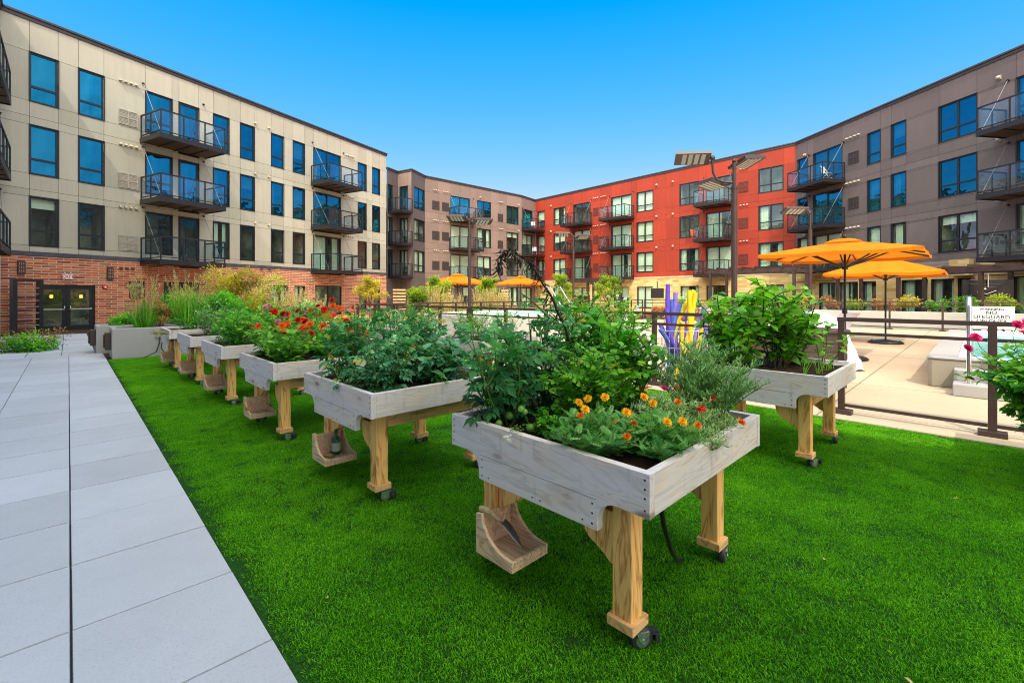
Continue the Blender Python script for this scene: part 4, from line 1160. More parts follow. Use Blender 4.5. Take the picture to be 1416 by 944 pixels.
# ------------------------------------------------------------------ noodles, box, loungers
def noodle_bin():
    P = gw(7.45, 3.55)
    b = thing('wire_bin', 'white wire bin full of purple and yellow pool noodles', 'bin', (P.x, P.y, .024), 0)
    m = MB()
    for z in (.02, .3, .6, .88): m.tube([(.30*math.cos(a), .30*math.sin(a), z) for a in [2*PI*i/24 for i in range(25)]], .006, 5, 0, False)
    for i in range(20): a = 2*PI*i/20; m.tube([(.30*math.cos(a), .30*math.sin(a), .02), (.30*math.cos(a), .30*math.sin(a), .88)], .0035, 4)
    m.build('wire_basket', M['white'], b)
    r = random.Random(5)
    cols = {'purple': (.13, .07, .55), 'yellow': (.85, .62, .02), 'pink': (.80, .22, .32), 'blue': (.10, .16, .62), 'violet': (.28, .20, .68)}
    ms = {k: plain('foam_'+k, c, .75, 0, .1, 20, .2) for k, c in cols.items()}
    specs = [('purple', -.16, 1.66, -.5), ('violet', -.02, 1.52, -.2), ('yellow', .30, 1.56, -.8), ('yellow', .12, 1.56, .15), ('blue', -.1, 1.4, .3), ('yellow', .24, 1.52, .4), ('violet', .42, 1.30, .3), ('purple', -.24, 1.25, -.3),
             ('pink', .52, 1.33, .4), ('violet', .36, 1.28, .6), ('yellow', .02, 1.02, .0), ('blue', .22, 1.15, -.5), ('violet', -.28, .98, .5), ('yellow', .34, .95, .1), ('blue', -.34, .9, .2), ('pink', .12, 1.1, .6), ('blue', .05, 1.32, -.6), ('violet', .15, .9, -.3)]
    for i, (c, dx, ht_, cur) in enumerate(specs):
        bx, by = r.uniform(-.16, .16), r.uniform(-.2, .16)
        pts = []
        for k in range(7):
            t = k/6; pts.append((bx*(1-t)+dx*t + .19*cur*math.sin(PI*t), by + .12*math.sin(PI*t*.5)*r.uniform(.6, 1)-.06*t, .05+(ht_-.05)*t))
        m = MB(); m.tube(pts, .038, 12, 0); o = m.build('pool_noodle', ms[c], None, (P.x, P.y, .024))
        lab = {'purple': 'deep purple', 'yellow': 'yellow', 'pink': 'salmon pink', 'blue': 'blue', 'violet': 'pale violet'}[c]
        tag(o, lab + ' foam pool noodle standing in the wire bin', 'pool noodle', lab + ' foam pool noodles')
noodle_bin()
P = gw(8.35, 2.35)
db = thing('deck_box', 'long dark brown storage box behind the railing next to the noodles', 'storage box', (P.x, P.y, .024), math.radians(6))
dm = plain('brown_resin', (.055, .035, .03), .5, 0, .2, 8)
m = MB(); m.box(-.95, .95, -.38, .38, .0, .86); 
for k in range(6): m.box(-.955, .955, -.39, -.381, .06+k*.13, .16+k*.13)
m.build('body', dm, db, bevel=.01); m = MB(); m.box(-.99, .99, -.42, .42, .862, .93); m.build('lid', dm, db, bevel=.02)
o = MB(); o.tube([(-.2, 0, 0), (.45, .02, 0)], .03, 10); o = o.build('pool_noodle', plain('foam_pale', (.75, .55, .62), .7), None, (P.x-.7, P.y-.2, .985), .1); tag(o, 'pale pink noodle lying flat on the storage box lid', 'pool noodle')

def lounger(label, X, Y, rz, back=38, towel=False):
    r = thing('sun_lounger', label, 'sun lounger', (X, Y, .024), rz, 'white sun loungers around the pool')
    m = MB()
    for y in (-.32, .32):
        m.tube([(-.95, y, .34), (.35, y, .34)], .022, 8)
        for x in (-.85, .25): m.tube([(x-.12, y, 0), (x+.05, y, .34)], .018, 8)
    m.tube([(-.95, -.32, .34), (-.95, .32, .34)], .022, 8); m.tube([(.35, -.32, .34), (.35, .32, .34)], .022, 8)
    m.build('frame', M['white'], r)
    sl = plain('white_sling', (.78, .77, .80), .7, 0, .06, 5) if 'white_sling' not in bpy.data.materials else bpy.data.materials['white_sling']
    m = MB(); m.box(-.93, .30, -.30, .30, .345, .36); m.build('seat', sl, r)
    a = math.radians(back); m = MB(); Mx = Matrix.Translation((.31, 0, .36)) @ Matrix.Rotation(-a, 4, 'Y'); m.box(0, .80, -.30, .30, -.01, .01, 0, Mx)
    for y in (-.31, .31): m.tube([Mx @ Vector((0, y, 0)), Mx @ Vector((.82, y, 0))], .02, 8)
    m.tube([Mx @ Vector((.5, 0, -.02)), (.75, 0, .33)], .014, 6)
    m.build('backrest', sl, r)
    return r
lounger('white sun lounger standing left of the umbrella base, half behind broad leaves', 6.3, 11.6, math.radians(15), 40)
lounger('white sun lounger behind the large umbrella pole', 10.5, 15.0, math.radians(20), 40)
lounger('white sun lounger partly hidden by the yellow noodles', 4.1, 12.6, math.radians(160), 35)
lounger('distant white sun lounger near the far railing', 8.6, 16.8, math.radians(200), 35)
# folded cover heap (white canvas) beside the loungers
r = random.Random(11)
m = MB(); nx, ny = 26, 22; V = []
for i in range(nx):
    for j in range(ny):
        u_, w_ = i/(nx-1)*2-1, j/(ny-1)*2-1
        rr_ = max(abs(u_), abs(w_)); h_ = .98*(1-rr_**2.6) + .03*math.sin(7*u_+3*w_)+.012*r.random()+.03*math.sin(13*u_)*math.cos(9*w_)
        V.append((u_*.80, w_*.48, max(.005, h_*1.14)))
m.add(V, [(i*ny+j, (i+1)*ny+j, (i+1)*ny+j+1, i*ny+j+1) for i in range(nx-1) for j in range(ny-1)], 0, True)
o = m.build('covered_furniture', plain('white_cover', (.76, .75, .80), .85, 0, .05, 3, .2), None, (5.98, 9.1, .024), .25)
tag(o, 'white fabric cover draped over furniture between the broad leaves and the railing', 'cover')

# balcony chairs
def chair(label, X, Y, z, rz, mat):
    r = thing('folding_chair', label, 'chair', (X, Y, z), rz)
    m = MB(); m.box(-.22, .22, -.2, .22, .42, .44); m.build('seat', mat, r)
    m = MB(); m.box(-.22, .22, .2, .22, .5, .92); m.build('backrest', mat, r)
    m = MB()
    for x in (-.23, .23): m.tube([(x, -.25, 0), (x, .28, .95)], .014, 6); m.tube([(x, .3, 0), (x, -.2, .44)], .014, 6)
    m.build('leg_frame', mat, r)
p = fH.world(fH.s_at(1162), -1.0, FLOORS[2]-.40); chair('white folding chair on the top left balcony of the taupe wing', p.x, p.y, p.z, .6, M['white'])
p = fE.world(1.2, -.8, FLOORS[2]-.42); chair('pale chair on the top balcony where brown and red wings meet', p.x, p.y, p.z, 0, M['alum'])
p = fE.world(1.3, -.9, FLOORS[1]-.42); chair('white chair on the middle balcony where brown and red wings meet', p.x, p.y, p.z, 0, M['white'])
M['orange_paint'] = plain('orange_chair', (.70, .12, .05), .5)
p = fG.world(fG.s_at(968), -1.0, FLOORS[1]-.40); chair('orange chair on the middle balcony right of centre on the red wing', p.x, p.y, p.z, .3, M['orange_paint'])
# ------------------------------------------------------------------ foliage toolkit (numpy)
def leaf_t(n=3, w=.5, fold=.22, droop=.25, shape='oval', serr=0.0):
    """leaf of unit length along +y, folded on its midrib; returns verts, quads"""
    V = []; Q = []
    for i in range(n+1):
        t = i/n
        if shape == 'oval': ww = math.sin(PI*min(1, t**.8*.97+.03))**.85
        elif shape == 'heart': ww = (math.sin(PI*(t*.86+.14)))*(1.15-.35*t)
        elif shape == 'lance': ww = math.sin(PI*(t*.9+.08))**1.2
        else: ww = 1-t*.85
        ww = max(ww, .03)*w/2
        if serr and i % 2: ww *= (1-serr)
        z = -droop*t*t
        V += [(-ww, t, z+fold*ww), (0, t, z), (ww, t, z+fold*ww)]
        if i: b = i*3; Q += [(b-3, b-2, b+1, b), (b-2, b-1, b+2, b+1)]
    return np.array(V, float), np.array(Q, int)
def xf(V, s=1.0, rz=0.0, rx=0.0, ry=0.0, t=(0, 0, 0)):
    m = np.array(Matrix.Rotation(rz, 3, 'Z') @ Matrix.Rotation(rx, 3, 'X') @ Matrix.Rotation(ry, 3, 'Y'))
    return (V*s) @ m.T + np.array(t)
def combine(parts):
    V = []; Q = []; b = 0
    for v, q in parts: V.append(v); Q.append(q+b); b += len(v)
    return np.concatenate(V), np.concatenate(Q)
def strip(p0, p1, w):
    d = np.array(p1, float)-np.array(p0, float); s = np.array([d[1], -d[0], 0.]); s /= (np.linalg.norm(s)+1e-9); s *= w/2
    p0 = np.array(p0, float); p1 = np.array(p1, float)
    return np.array([p0-s, p0+s, p1+s, p1-s]), np.array([[0, 1, 2, 3]])
def tomato_leaf():
    L = leaf_t(4, .62, .25, .25, 'oval', .30); P = [strip((0, 0, 0), (0, .7, -.06), .02)]
    for y, s in ((.25, .30), (.48, .36), (.68, .30)):
        for sg in (-1, 1): P.append((xf(L[0], s, -sg*1.15, -.25, sg*.25, (0, y, -.08*y)), L[1]))
    P.append((xf(L[0], .42, 0, -.35, 0, (0, .68, -.06)), L[1]))
    return combine(P)
def pinnate(n=6, lw=.16, ll=.34, ang=.9):
    L = leaf_t(2, lw/ll, .2, .15, 'lance'); P = [strip((0, 0, 0), (0, .9, -.1), .018)]
    for i in range(n):
        y = .15+.75*i/(n-1); s = ll*(1-.35*abs(i/(n-1)-.4))
        for sg in (-1, 1): P.append((xf(L[0], s, -sg*ang, -.1, 0, (0, y, -.12*y*y)), L[1]))
    P.append((xf(L[0], ll*.8, 0, -.2, 0, (0, .88, -.1)), L[1]))
    return combine(P)
T_OVAL = leaf_t(4, .52, .25, .28, 'oval'); T_BROAD = leaf_t(5, .82, .22, .38, 'heart', .06); T_LANCE = leaf_t(3, .30, .25, .25, 'lance')
T_TOM = tomato_leaf(); T_MARI = pinnate(7, .10, .34, .85); T_PARS = pinnate(3, .34, .42, .8)
T_NEEDLE = (np.array([(-.065, 0, 0), (.065, 0, 0), (.05, 1, 0), (-.05, 1, 0)], float), np.array([[0, 1, 2, 3]]))
T_KALE = leaf_t(6, .62, .35, .30, 'oval', .28); T_SMALL = leaf_t(2, .6, .25, .2, 'oval')
T_BLADE = leaf_t(4, .05, .2, .5, 'blade')
T_DRY = leaf_t(3, .26, .9, .9, 'oval', .3)

def frames(D, up, roll=None):
    """D (n,3) leaf direction; up (n,3) wanted normal -> rotation matrices (n,3,3) with columns x,y,z"""
    Y = D/(np.linalg.norm(D, axis=1, keepdims=True)+1e-9)
    X = np.cross(Y, up); X /= (np.linalg.norm(X, axis=1, keepdims=True)+1e-9)
    Z = np.cross(X, Y)
    if roll is not None:
        c = np.cos(roll)[:, None]; s = np.sin(roll)[:, None]
        X, Z = X*c+Z*s, Z*c-X*s
    return np.stack([X, Y, Z], 2)
def scatter(T, P, Rm, S, tone):
    tv, tq = T; n = len(P)
    V = np.einsum('nij,kj->nki', Rm, tv)*S[:, None, None] + P[:, None, :]
    Q = tq[None] + (np.arange(n)*len(tv))[:, None, None]
    return V.reshape(-1, 3), Q.reshape(-1, 4), np.repeat(tone, len(tv))
def tubes(paths, r0, r1, k=5):
    V = []; Q = []; b = 0
    for p in paths:
        p = np.asarray(p, float); n = len(p)
        for i in range(n):
            d = p[min(i+1, n-1)]-p[max(i-1, 0)]; d /= (np.linalg.norm(d)+1e-9)
            a = np.cross(d, [0.3, .1, 1.] if abs(d[2]) < .9 else [1., 0, 0]); a /= np.linalg.norm(a)+1e-9; c = np.cross(d, a)
            r = r0 + (r1-r0)*i/(n-1)
            for j in range(k):
                t = 2*PI*j/k; V.append(p[i] + (a*math.cos(t)+c*math.sin(t))*r)
        for i in range(n-1):
            for j in range(k): Q.append((b+i*k+j, b+i*k+(j+1) % k, b+(i+1)*k+(j+1) % k, b+(i+1)*k+j))
        b += n*k
    return np.array(V), np.array(Q)

M['stem'] = leaf_mat('green_stem', (.05, .10, .02), (.10, .20, .04), (.20, .30, .08), .1)
M['bark'] = plain('twig_bark', (.10, .07, .05), .85, 0, .3, 20, .3)
M['L_tomato'] = leaf_mat('tomato_leaf', (.016, .08, .022), (.055, .26, .075), (.24, .62, .20), .3)
M['L_kale'] = leaf_mat('blue_green_leaf', (.018, .085, .036), (.070, .28, .12), (.28, .62, .30), .22)
M['L_basil'] = leaf_mat('fresh_green_leaf', (.018, .12, .008), (.075, .36, .018), (.32, .70, .06), .35)
M['L_bright'] = leaf_mat('bright_leaf', (.025, .12, .008), (.11, .38, .02), (.34, .64, .06), .4)
M['L_lime'] = leaf_mat('lime_leaf', (.06, .14, .01), (.22, .34, .025), (.52, .56, .06), .4)
M['L_yellow'] = leaf_mat('yellowing_leaf', (.16, .15, .02), (.45, .38, .04), (.75, .62, .09), .4)
M['L_rosemary'] = leaf_mat('rosemary_needle', (.035, .12, .035), (.14, .36, .10), (.42, .68, .26), .2)
M['L_mari'] = leaf_mat('feathery_leaf', (.025, .13, .028), (.10, .34, .065), (.34, .62, .16), .25)
M['L_silver'] = leaf_mat('grey_green_leaf', (.08, .18, .06), (.26, .45, .16), (.58, .75, .36), .2)
M['L_dark'] = leaf_mat('deep_green_leaf', (.014, .07, .014), (.05, .20, .03), (.17, .42, .07), .25)
M['L_tan'] = leaf_mat('dry_grass', (.28, .19, .06), (.55, .42, .17), (.80, .66, .34), .3)
M['L_rust'] = leaf_mat('rusty_shrub_leaf', (.14, .05, .02), (.36, .16, .06), (.55, .32, .14), .3)
M['L_dead'] = leaf_mat('withered_leaf', (.006, .006, .005), (.022, .024, .014), (.06, .06, .03), .05)
M['deadstem'] = plain('dead_stalk', (.018, .015, .012), .8, 0, .3, 20)
SEED = [100]
def rng():
    SEED[0] += 1; return np.random.default_rng(SEED[0])

def plant(label, cat, name, X, Y, Z, H, spread, n_stems, T, size, mat, spacing=.05, start=.2, group=None, lean=(0, 0), side=0.0, stemr=.006, pitch=.35, branch=0, stem_mat='stem', mats2=None, droop=0.0, footprint=.25, rz=0.0, tone0=.15, wob=.04):
    """stems rising from one spot, leaves set spirally along them"""
    r = rng()
    root = thing(name, label, cat, (X, Y, Z), rz, group)
    paths = []; P = []; D = []; S = []; TN = []
    def stem(p0, p1, k=7):
        mid = (p0+p1)/2 + r.normal(0, wob, 3)*[1, 1, .3]; t = np.linspace(0, 1, k)[:, None]
        return (1-t)**2*p0 + 2*(1-t)*t*(mid+[0, 0, .06*H]) + t*t*p1
    for i in range(n_stems):
        a = 2*PI*(i+r.uniform(-.3, .3))/n_stems; q = math.sqrt(r.uniform(.02, 1))
        b = np.array([math.cos(a), math.sin(a), 0])*spread*q*footprint
        tip = np.array([math.cos(a)*spread*q + lean[0]*H, math.sin(a)*spread*q + lean[1]*H, H*(1-.45*q*q)*r.uniform(.82, 1.05)])
        main = stem(b, tip); paths.append(main); subs = [(main, start)]
        for _ in range(branch):
            j = r.integers(2, 6); aa = r.uniform(0, 2*PI); L = H*r.uniform(.18, .4)
            e = main[j] + np.array([math.cos(aa)*L*.8, math.sin(aa)*L*.8, L*r.uniform(.3, .9)])
            bb = stem(main[j], e, 5); paths.append(bb); subs.append((bb, .15))
        for path, st in subs:
            seg = np.linalg.norm(np.diff(path, axis=0), axis=1); cum = np.concatenate([[0], np.cumsum(seg)]); L = cum[-1]
            nl = max(2, int(L*(1-st)/spacing)); ph = r.uniform(0, 2*PI)
            for k in range(nl):
                s_ = L*(st + (1-st)*(k+r.uniform(0, .6))/nl); s_ = min(s_, L)
                pt = np.array([np.interp(s_, cum, path[:, c]) for c in range(3)])
                ph += 2.4 + r.normal(0, .3); el = pitch + r.normal(0, .3) + .35*(s_/L)
                P.append(pt); D.append([math.cos(ph)*math.cos(el), math.sin(ph)*math.cos(el), math.sin(el)-droop])
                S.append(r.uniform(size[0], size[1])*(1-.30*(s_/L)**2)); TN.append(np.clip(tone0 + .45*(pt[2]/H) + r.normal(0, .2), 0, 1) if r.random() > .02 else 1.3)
    P = np.array(P); D = np.array(D); up = np.tile([0, 0, 1.], (len(P), 1)) + r.normal(0, .25, (len(P), 3))
    V, Q, TT = scatter(T, P, frames(D, up, r.normal(0, .25, len(P))), np.array(S), np.array(TN))
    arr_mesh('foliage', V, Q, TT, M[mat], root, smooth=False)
    V, Q = tubes(paths, stemr, stemr*.35); arr_mesh('stems', V, Q, np.full(len(V), .5), M[stem_mat], root, smooth=True)
    root['tips'] = 0
    del root['tips']
    return root, [p[-1] for p in paths[::(branch+1)]], r

FL = {}
def flower_mesh(key, r, rings, petals, cols, centre=None, dome=.5, single=False):
    if key in FL: return FL[key]
    V = []; Q = []; T = []
    rr = np.random.default_rng(len(FL)+3)
    L = leaf_t(2, .62, .3, -.05, 'oval')
    for i in range(rings):
        f = i/max(1, rings-1) if rings > 1 else 0; el = (.05 + 1.2*f); rad = r*(1-.55*f); n = max(4, int(petals*(1-.5*f)))
        for k in range(n):
            a = 2*PI*(k+.5*(i % 2))/n + rr.normal(0, .06)
            d = np.array([[math.cos(a)*math.cos(el), math.sin(a)*math.cos(el), math.sin(el)]])
            v, q, t = scatter(L, np.array([[math.cos(a)*r*.05, math.sin(a)*r*.05, r*dome*.35*f]]), frames(d, np.array([[-math.cos(a)*math.sin(el), -math.sin(a)*math.sin(el), math.cos(el)]])), np.array([rad*rr.uniform(.9, 1.1)]), np.array([rr.uniform(0, 1)]))
            Q.append(q+sum(len(x) for x in V)); V.append(v); T.append(t)
    ctr = scatter((np.array([(-1, -1, 0), (1, -1, 0), (1, 1, 0), (-1, 1, 0)], float)*.5, np.array([[0, 1, 2, 3]])), np.array([[0, 0, r*dome*.5]]), np.eye(3)[None], np.array([r*.45]), np.array([.5]))
    nq = sum(len(x) for x in Q)
    Q.append(ctr[1]+sum(len(x) for x in V)); V.append(ctr[0]); T.append(ctr[2])
    a_, b_, c_ = cols
    mt = leaf_mat('petal_'+key, a_, b_, c_, .25, .6)
    o = arr_mesh('flower', np.concatenate(V), np.concatenate(Q), np.concatenate(T), [mt, M['petal_centre']], None, [0]*nq+[1])
    FL[key] = o.data; bpy.data.objects.remove(o); return FL[key]
M['petal_centre'] = plain('flower_centre', (.45, .22, .02), .8, 0, .3, 60)
fm_ = {
 'marigold': ('marigold', .028, 5, 16, ((.85, .30, .0), (.98, .50, .005), (1.0, .70, .03))),
 'rustmari': ('rustmari', .024, 4, 13, ((.50, .04, .0), (.80, .16, .0), (.92, .40, .02))),
 'redport': ('redport', .026, 3, 10, ((.55, .0, .01), (.80, .02, .02), (.90, .12, .08))),
 'magport': ('magport', .024, 3, 10, ((.50, .01, .16), (.72, .03, .30), (.85, .2, .5))),
 'redzin': ('redzin', .040, 6, 18, ((.40, .0, .0), (.68, .012, .010), (.85, .06, .03))),
 'orgzin': ('orgzin', .042, 6, 18, ((.65, .06, .01), (.88, .17, .02), (.95, .38, .08))),
 'pinkzin': ('pinkzin', .036, 5, 16, ((.55, .10, .22), (.75, .25, .42), (.85, .5, .6))),
 'magzin': ('magzin', .034, 5, 16, ((.50, .005, .10), (.75, .01, .22), (.88, .10, .38))),
 'white': ('white', .012, 2, 8, ((.7, .7, .75), (.85, .85, .88), (.9, .9, .95))),
 'paleblue': ('paleblue', .022, 3, 10, ((.40, .50, .72), (.58, .68, .88), (.75, .82, .95)))}
def flower(root, key, p, tilt=(0, 0), s=1.0, name='flower'):
    me = flower_mesh(*fm_[key]); o = bpy.data.objects.new(name, me); link(o, root)
    o.location = p; o.rotation_euler = (tilt[0], tilt[1], random.uniform(-.6, .6)); o.scale = (s, s, s); return o
def at(key, x, y, z=.785):
    r = PLANT[key]; w = Matrix.Rotation(AG, 4, 'Z') @ Vector((x, y, 0)); return r.location.x+w.x, r.location.y+w.y, z
TOCAM = lambda p: None

# ---- nearest planter
def herb(*a, **k): return plant(*a, **k)
def stalk_flowers(root, tips, r, keys, n, size=1.0, up=.02, cover=None):
    """flowers on their own thin stalks above the foliage"""
    paths = []
    for i in range(n):
        t = tips[i % len(tips)]; p = np.array(t) + np.array([r.normal(0, .075), r.normal(0, .075), up + r.normal(0, .035)])
        paths.append(np.array([t*[.8, .8, .75], (np.array(t)+p)/2, p])); flower(root, keys[i % len(keys)], p, (r.normal(0.75, .25), r.normal(0, .3)), size*r.uniform(.8, 1.1))
    V, Q = tubes(paths, .0028, .002, 4); arr_mesh('flower_stalks', V, Q, np.full(len(V), .6), M['stem'], root)
X, Y, Z = at('P1', .20, .98)
tom, tips, r = herb('dark green tomato plant drooping over the left corner of the nearest planter', 'plant', 'tomato_plant', X, Y, Z, .58, .29, 13, T_TOM, (.12, .20), 'L_tomato', .045, .12, lean=(-.12, 0), stemr=.007, branch=1, droop=.25, tone0=.12)
for k in range(7):
    m = MB(); m.ball((0, 0, 0), r.uniform(.016, .026), 0, 8); o = m.build('tomato', plain('green_tomato', (.16, .34, .06), .25) if 'green_tomato' not in bpy.data.materials else bpy.data.materials['green_tomato'], tom)
    o.location = (r.uniform(-.05, .2), r.uniform(-.22, -.05), r.uniform(.03, .15))
X, Y, Z = at('P1', .55, 1.02)
herb('tomato plant with long arching tips at the middle back of the nearest planter', 'plant', 'tomato_plant', X, Y, Z, .70, .32, 13, T_TOM, (.12, .19), 'L_tomato', .05, .15, stemr=.007, branch=1, droop=.2, tone0=.15)
X, Y, Z = at('P1', .98, .92)
herb('tall bushy pepper plant with glossy oval leaves in the back right of the nearest planter', 'plant', 'pepper_plant', X, Y, Z, .70, .30, 22, T_OVAL, (.055, .095), 'L_basil', .022, .10, stemr=.006, branch=3, droop=.12, tone0=.2)
X, Y, Z = at('P1', .80, .62)
herb('mid height pepper plant with fresh green leaves in the centre of the nearest planter', 'plant', 'pepper_plant', X, Y, Z, .60, .26, 18, T_OVAL, (.05, .085), 'L_basil', .022, .12, branch=3, droop=.1, tone0=.25)
X, Y, Z = at('P1', .46, .62)
herb('bright green celery like herb between the marigolds and the tomato plant', 'plant', 'celery_plant', X, Y, Z, .44, .23, 36, T_PARS, (.07, .12), 'L_bright', .04, .3, stemr=.004, branch=1, droop=.1, tone0=.2)
X, Y, Z = at('P1', .22, .66)
herb('low leafy seedling patch beside the long left board of the nearest planter', 'plant', 'seedling', X, Y, Z, .13, .17, 22, T_PARS, (.05, .09), 'L_basil', .03, .1, stemr=.0025, droop=.1)
X, Y, Z = at('P1', 1.0, .22)
herb('rosemary bush with upright needle twigs in the right corner of the nearest planter', 'herb', 'rosemary', X, Y, Z, .46, .29, 66, T_NEEDLE, (.026, .038), 'L_rosemary', .0040, .06, stemr=.003, branch=3, pitch=.6, wob=.02, tone0=.3)
X, Y, Z = at('P1', .17, .36)
mg, tips, r = herb('marigold with orange blooms beside the long left board of the nearest planter', 'flower', 'marigold', X, Y, Z, .18, .20, 42, T_MARI, (.045, .075), 'L_mari', .014, .1, stemr=.003, branch=1, tone0=.2)
for x, y, z, k in ((-.02, .10, .20, 'marigold'), (-.06, -.06, .19, 'marigold'), (.04, .0, .23, 'marigold'), (.12, -.07, .18, 'marigold'), (.10, -.16, .10, 'rustmari'), (.16, .04, .15, 'rustmari'), (-.05, .20, .16, 'marigold'), (-.07, .02, .14, 'rustmari')):
    flower(mg, k, (x, y, z+.02), (.75, -.2), .80)
X, Y, Z = at('P1', .36, .15)
mg, tips, r = herb('marigold with orange and rusty blooms in the near corner of the nearest planter', 'flower', 'marigold', X, Y, Z, .16, .22, 48, T_MARI, (.045, .075), 'L_mari', .014, .1, stemr=.003, branch=1, tone0=.2)
for x, y, z, k in ((-.05, .07, .22, 'marigold'), (.07, -.09, .15, 'marigold'), (.14, -.08, .13, 'rustmari'), (-.12, -.01, .12, 'rustmari'), (.0, -.10, .15, 'marigold'), (.12, .10, .19, 'rustmari'), (.02, .16, .17, 'marigold')):
    flower(mg, k, (x, y, z+.02), (.75, -.2), .80)
X, Y, Z = at('P1', .70, .24)
pt, tips, r = herb('grey green spiky moss rose with red and magenta blooms beside the rosemary', 'flower', 'moss_rose', X, Y, Z, .20, .26, 90, T_NEEDLE, (.028, .045), 'L_silver', .006, .1, stemr=.0025, branch=1, pitch=.5, tone0=.3)
for x, y, z, k in ((-.02, .12, .21, 'magport'), (.06, .12, .21, 'redport'), (.21, .04, .17, 'redport'), (.09, -.10, .15, 'redport'), (.26, -.16, .10, 'rustmari')):
    flower(pt, k, (x, y, z), (.5, .1), 1.05)
X, Y, Z = at('P1', .02, .72, .84)
al, tips, r = herb('tiny white alyssum sprig hanging over the long board of the nearest planter', 'flower', 'alyssum', X, Y, Z, .03, .07, 5, T_SMALL, (.014, .022), 'L_silver', .012, .1, lean=(-.9, -.9), stemr=.0015)
for k in range(12): flower(al, 'white', (r.uniform(-.06, -.03), r.uniform(-.08, -.04), r.uniform(-.045, .0)), (0, 0), .8)
X, Y, Z = at('P1', .16, 1.06)
herb('dry pale twiggy stalks in the left corner of the nearest planter', 'plant', 'dry_herb', X, Y, Z, .15, .14, 26, T_SMALL, (.012, .02), 'L_silver', .02, .2, stemr=.0022, stem_mat='bark')
for x, y, lab in ((.88, .13, 'at the right end board'), (.58, .09, 'at the near end board between marigold and moss rose')):
    X, Y, Z = at('P1', x, y); herb('low grey green moss rose mat ' + lab, 'flower', 'moss_rose', X, Y, Z, .09, .17, 60, T_NEEDLE, (.025, .04), 'L_silver', .006, .1, stemr=.0022, branch=1, pitch=.5, tone0=.35)
# the dead arching stalk
X, Y, Z = at('P1', .62, .84)
ds = thing('dead_stalk', 'black withered stalk with shrivelled leaves arching high over the nearest planter', 'plant', (X, Y, Z))
r = rng()
pth = [(.06, 0, 0), (.03, .0, .25), (-.04, .02, .48), (-.14, .03, .72), (-.24, .04, .88), (-.33, .05, .96), (-.39, .06, .99), (-.43, .06, .965), (-.445, .06, .88)]
m = MB(); 
def smooth_path(p, k=5):
    p = [np.array(q, float) for q in p]; p = [2*p[0]-p[1]] + p + [2*p[-1]-p[-2]]; out = []
    for i in range(1, len(p)-2):
        for j in range(k):
            t = j/k; a, b, c, d = p[i-1:i+3]; out.append(.5*((2*b)+(-a+c)*t+(2*a-5*b+4*c-d)*t*t+(-a+3*b-3*c+d)*t**3))
    out.append(p[-2]); return out
sp = [q + r.normal(0, .004, 3) for q in smooth_path(pth)]; m.tube([tuple(q) for q in sp], [.009*(1-.62*i/len(sp)) for i in range(len(sp))], 7); m.build('stalk', M['deadstem'], ds)
P = []; D = []; S = []
for i in range(12, len(sp)):
    for _ in range(5):
        P.append(sp[i] + r.normal(0, .014, 3)); D.append([r.normal(0, .55), r.normal(0, .55), -1.0]); S.append(r.uniform(.03, .065))
for k in range(7):
    b = sp[int(r.integers(18, len(sp)-2))]
    for j in range(7): P.append(b + np.array([r.normal(0, .012), r.normal(0, .012), -.02*j])); D.append([r.normal(0, .5), r.normal(0, .5), -1]); S.append(r.uniform(.022, .045))
P = np.array(P); D = np.array(D)
V, Q, TT = scatter(T_DRY, P, frames(D, r.normal(0, 1, (len(P), 3))), np.array(S), r.uniform(0, 1, len(P))); arr_mesh('withered_leaves', V, Q, TT, M['L_dead'], ds)

# ---- second planter: big tomatoes
for i, (x, y, h, s, lab, T, mt) in enumerate((
    (.25, .30, .40, .26, 'sprawling blue green tomato plant at the near left of the second planter', T_TOM, 'L_kale'),
    (.75, .25, .36, .28, 'low blue green kale with crinkled leaves at the near right of the second planter', T_KALE, 'L_kale'),
    (.50, .55, .58, .28, 'tall tomato plant in the middle of the second planter', T_TOM, 'L_tomato'),
    (.95, .70, .54, .27, 'tomato plant at the right end of the second planter', T_TOM, 'L_tomato'),
    (.25, .88, .60, .30, 'tomato plant at the far left of the second planter', T_TOM, 'L_tomato'),
    (.75, 1.0, .68, .28, 'tallest tomato plant at the back of the second planter', T_TOM, 'L_tomato'))):
    X, Y, Z = at('P2', x, y); herb(lab, 'plant', 'kale_plant' if T is T_KALE else 'tomato_plant', X, Y, Z, h, s, 11 if T is T_TOM else 22, T, (.12, .19) if T is T_TOM else (.10, .17), mt, .045, .08, stemr=.007, branch=1, droop=.25, tone0=.18)
X, Y, Z = at('P2', .08, .55); herb('blue green tomato branch hanging over the left board of the second planter', 'plant', 'tomato_plant', X, Y, Z, .20, .24, 7, T_TOM, (.11, .16), 'L_kale', .05, .1, stemr=.006, droop=.45, tone0=.25)
X, Y, Z = at('P2', .62, .08); herb('small bright green weed sprouting at the near edge of the second planter', 'plant', 'weed', X, Y, Z, .10, .09, 8, T_LANCE, (.05, .09), 'L_bright', .03, .2, stemr=.003)

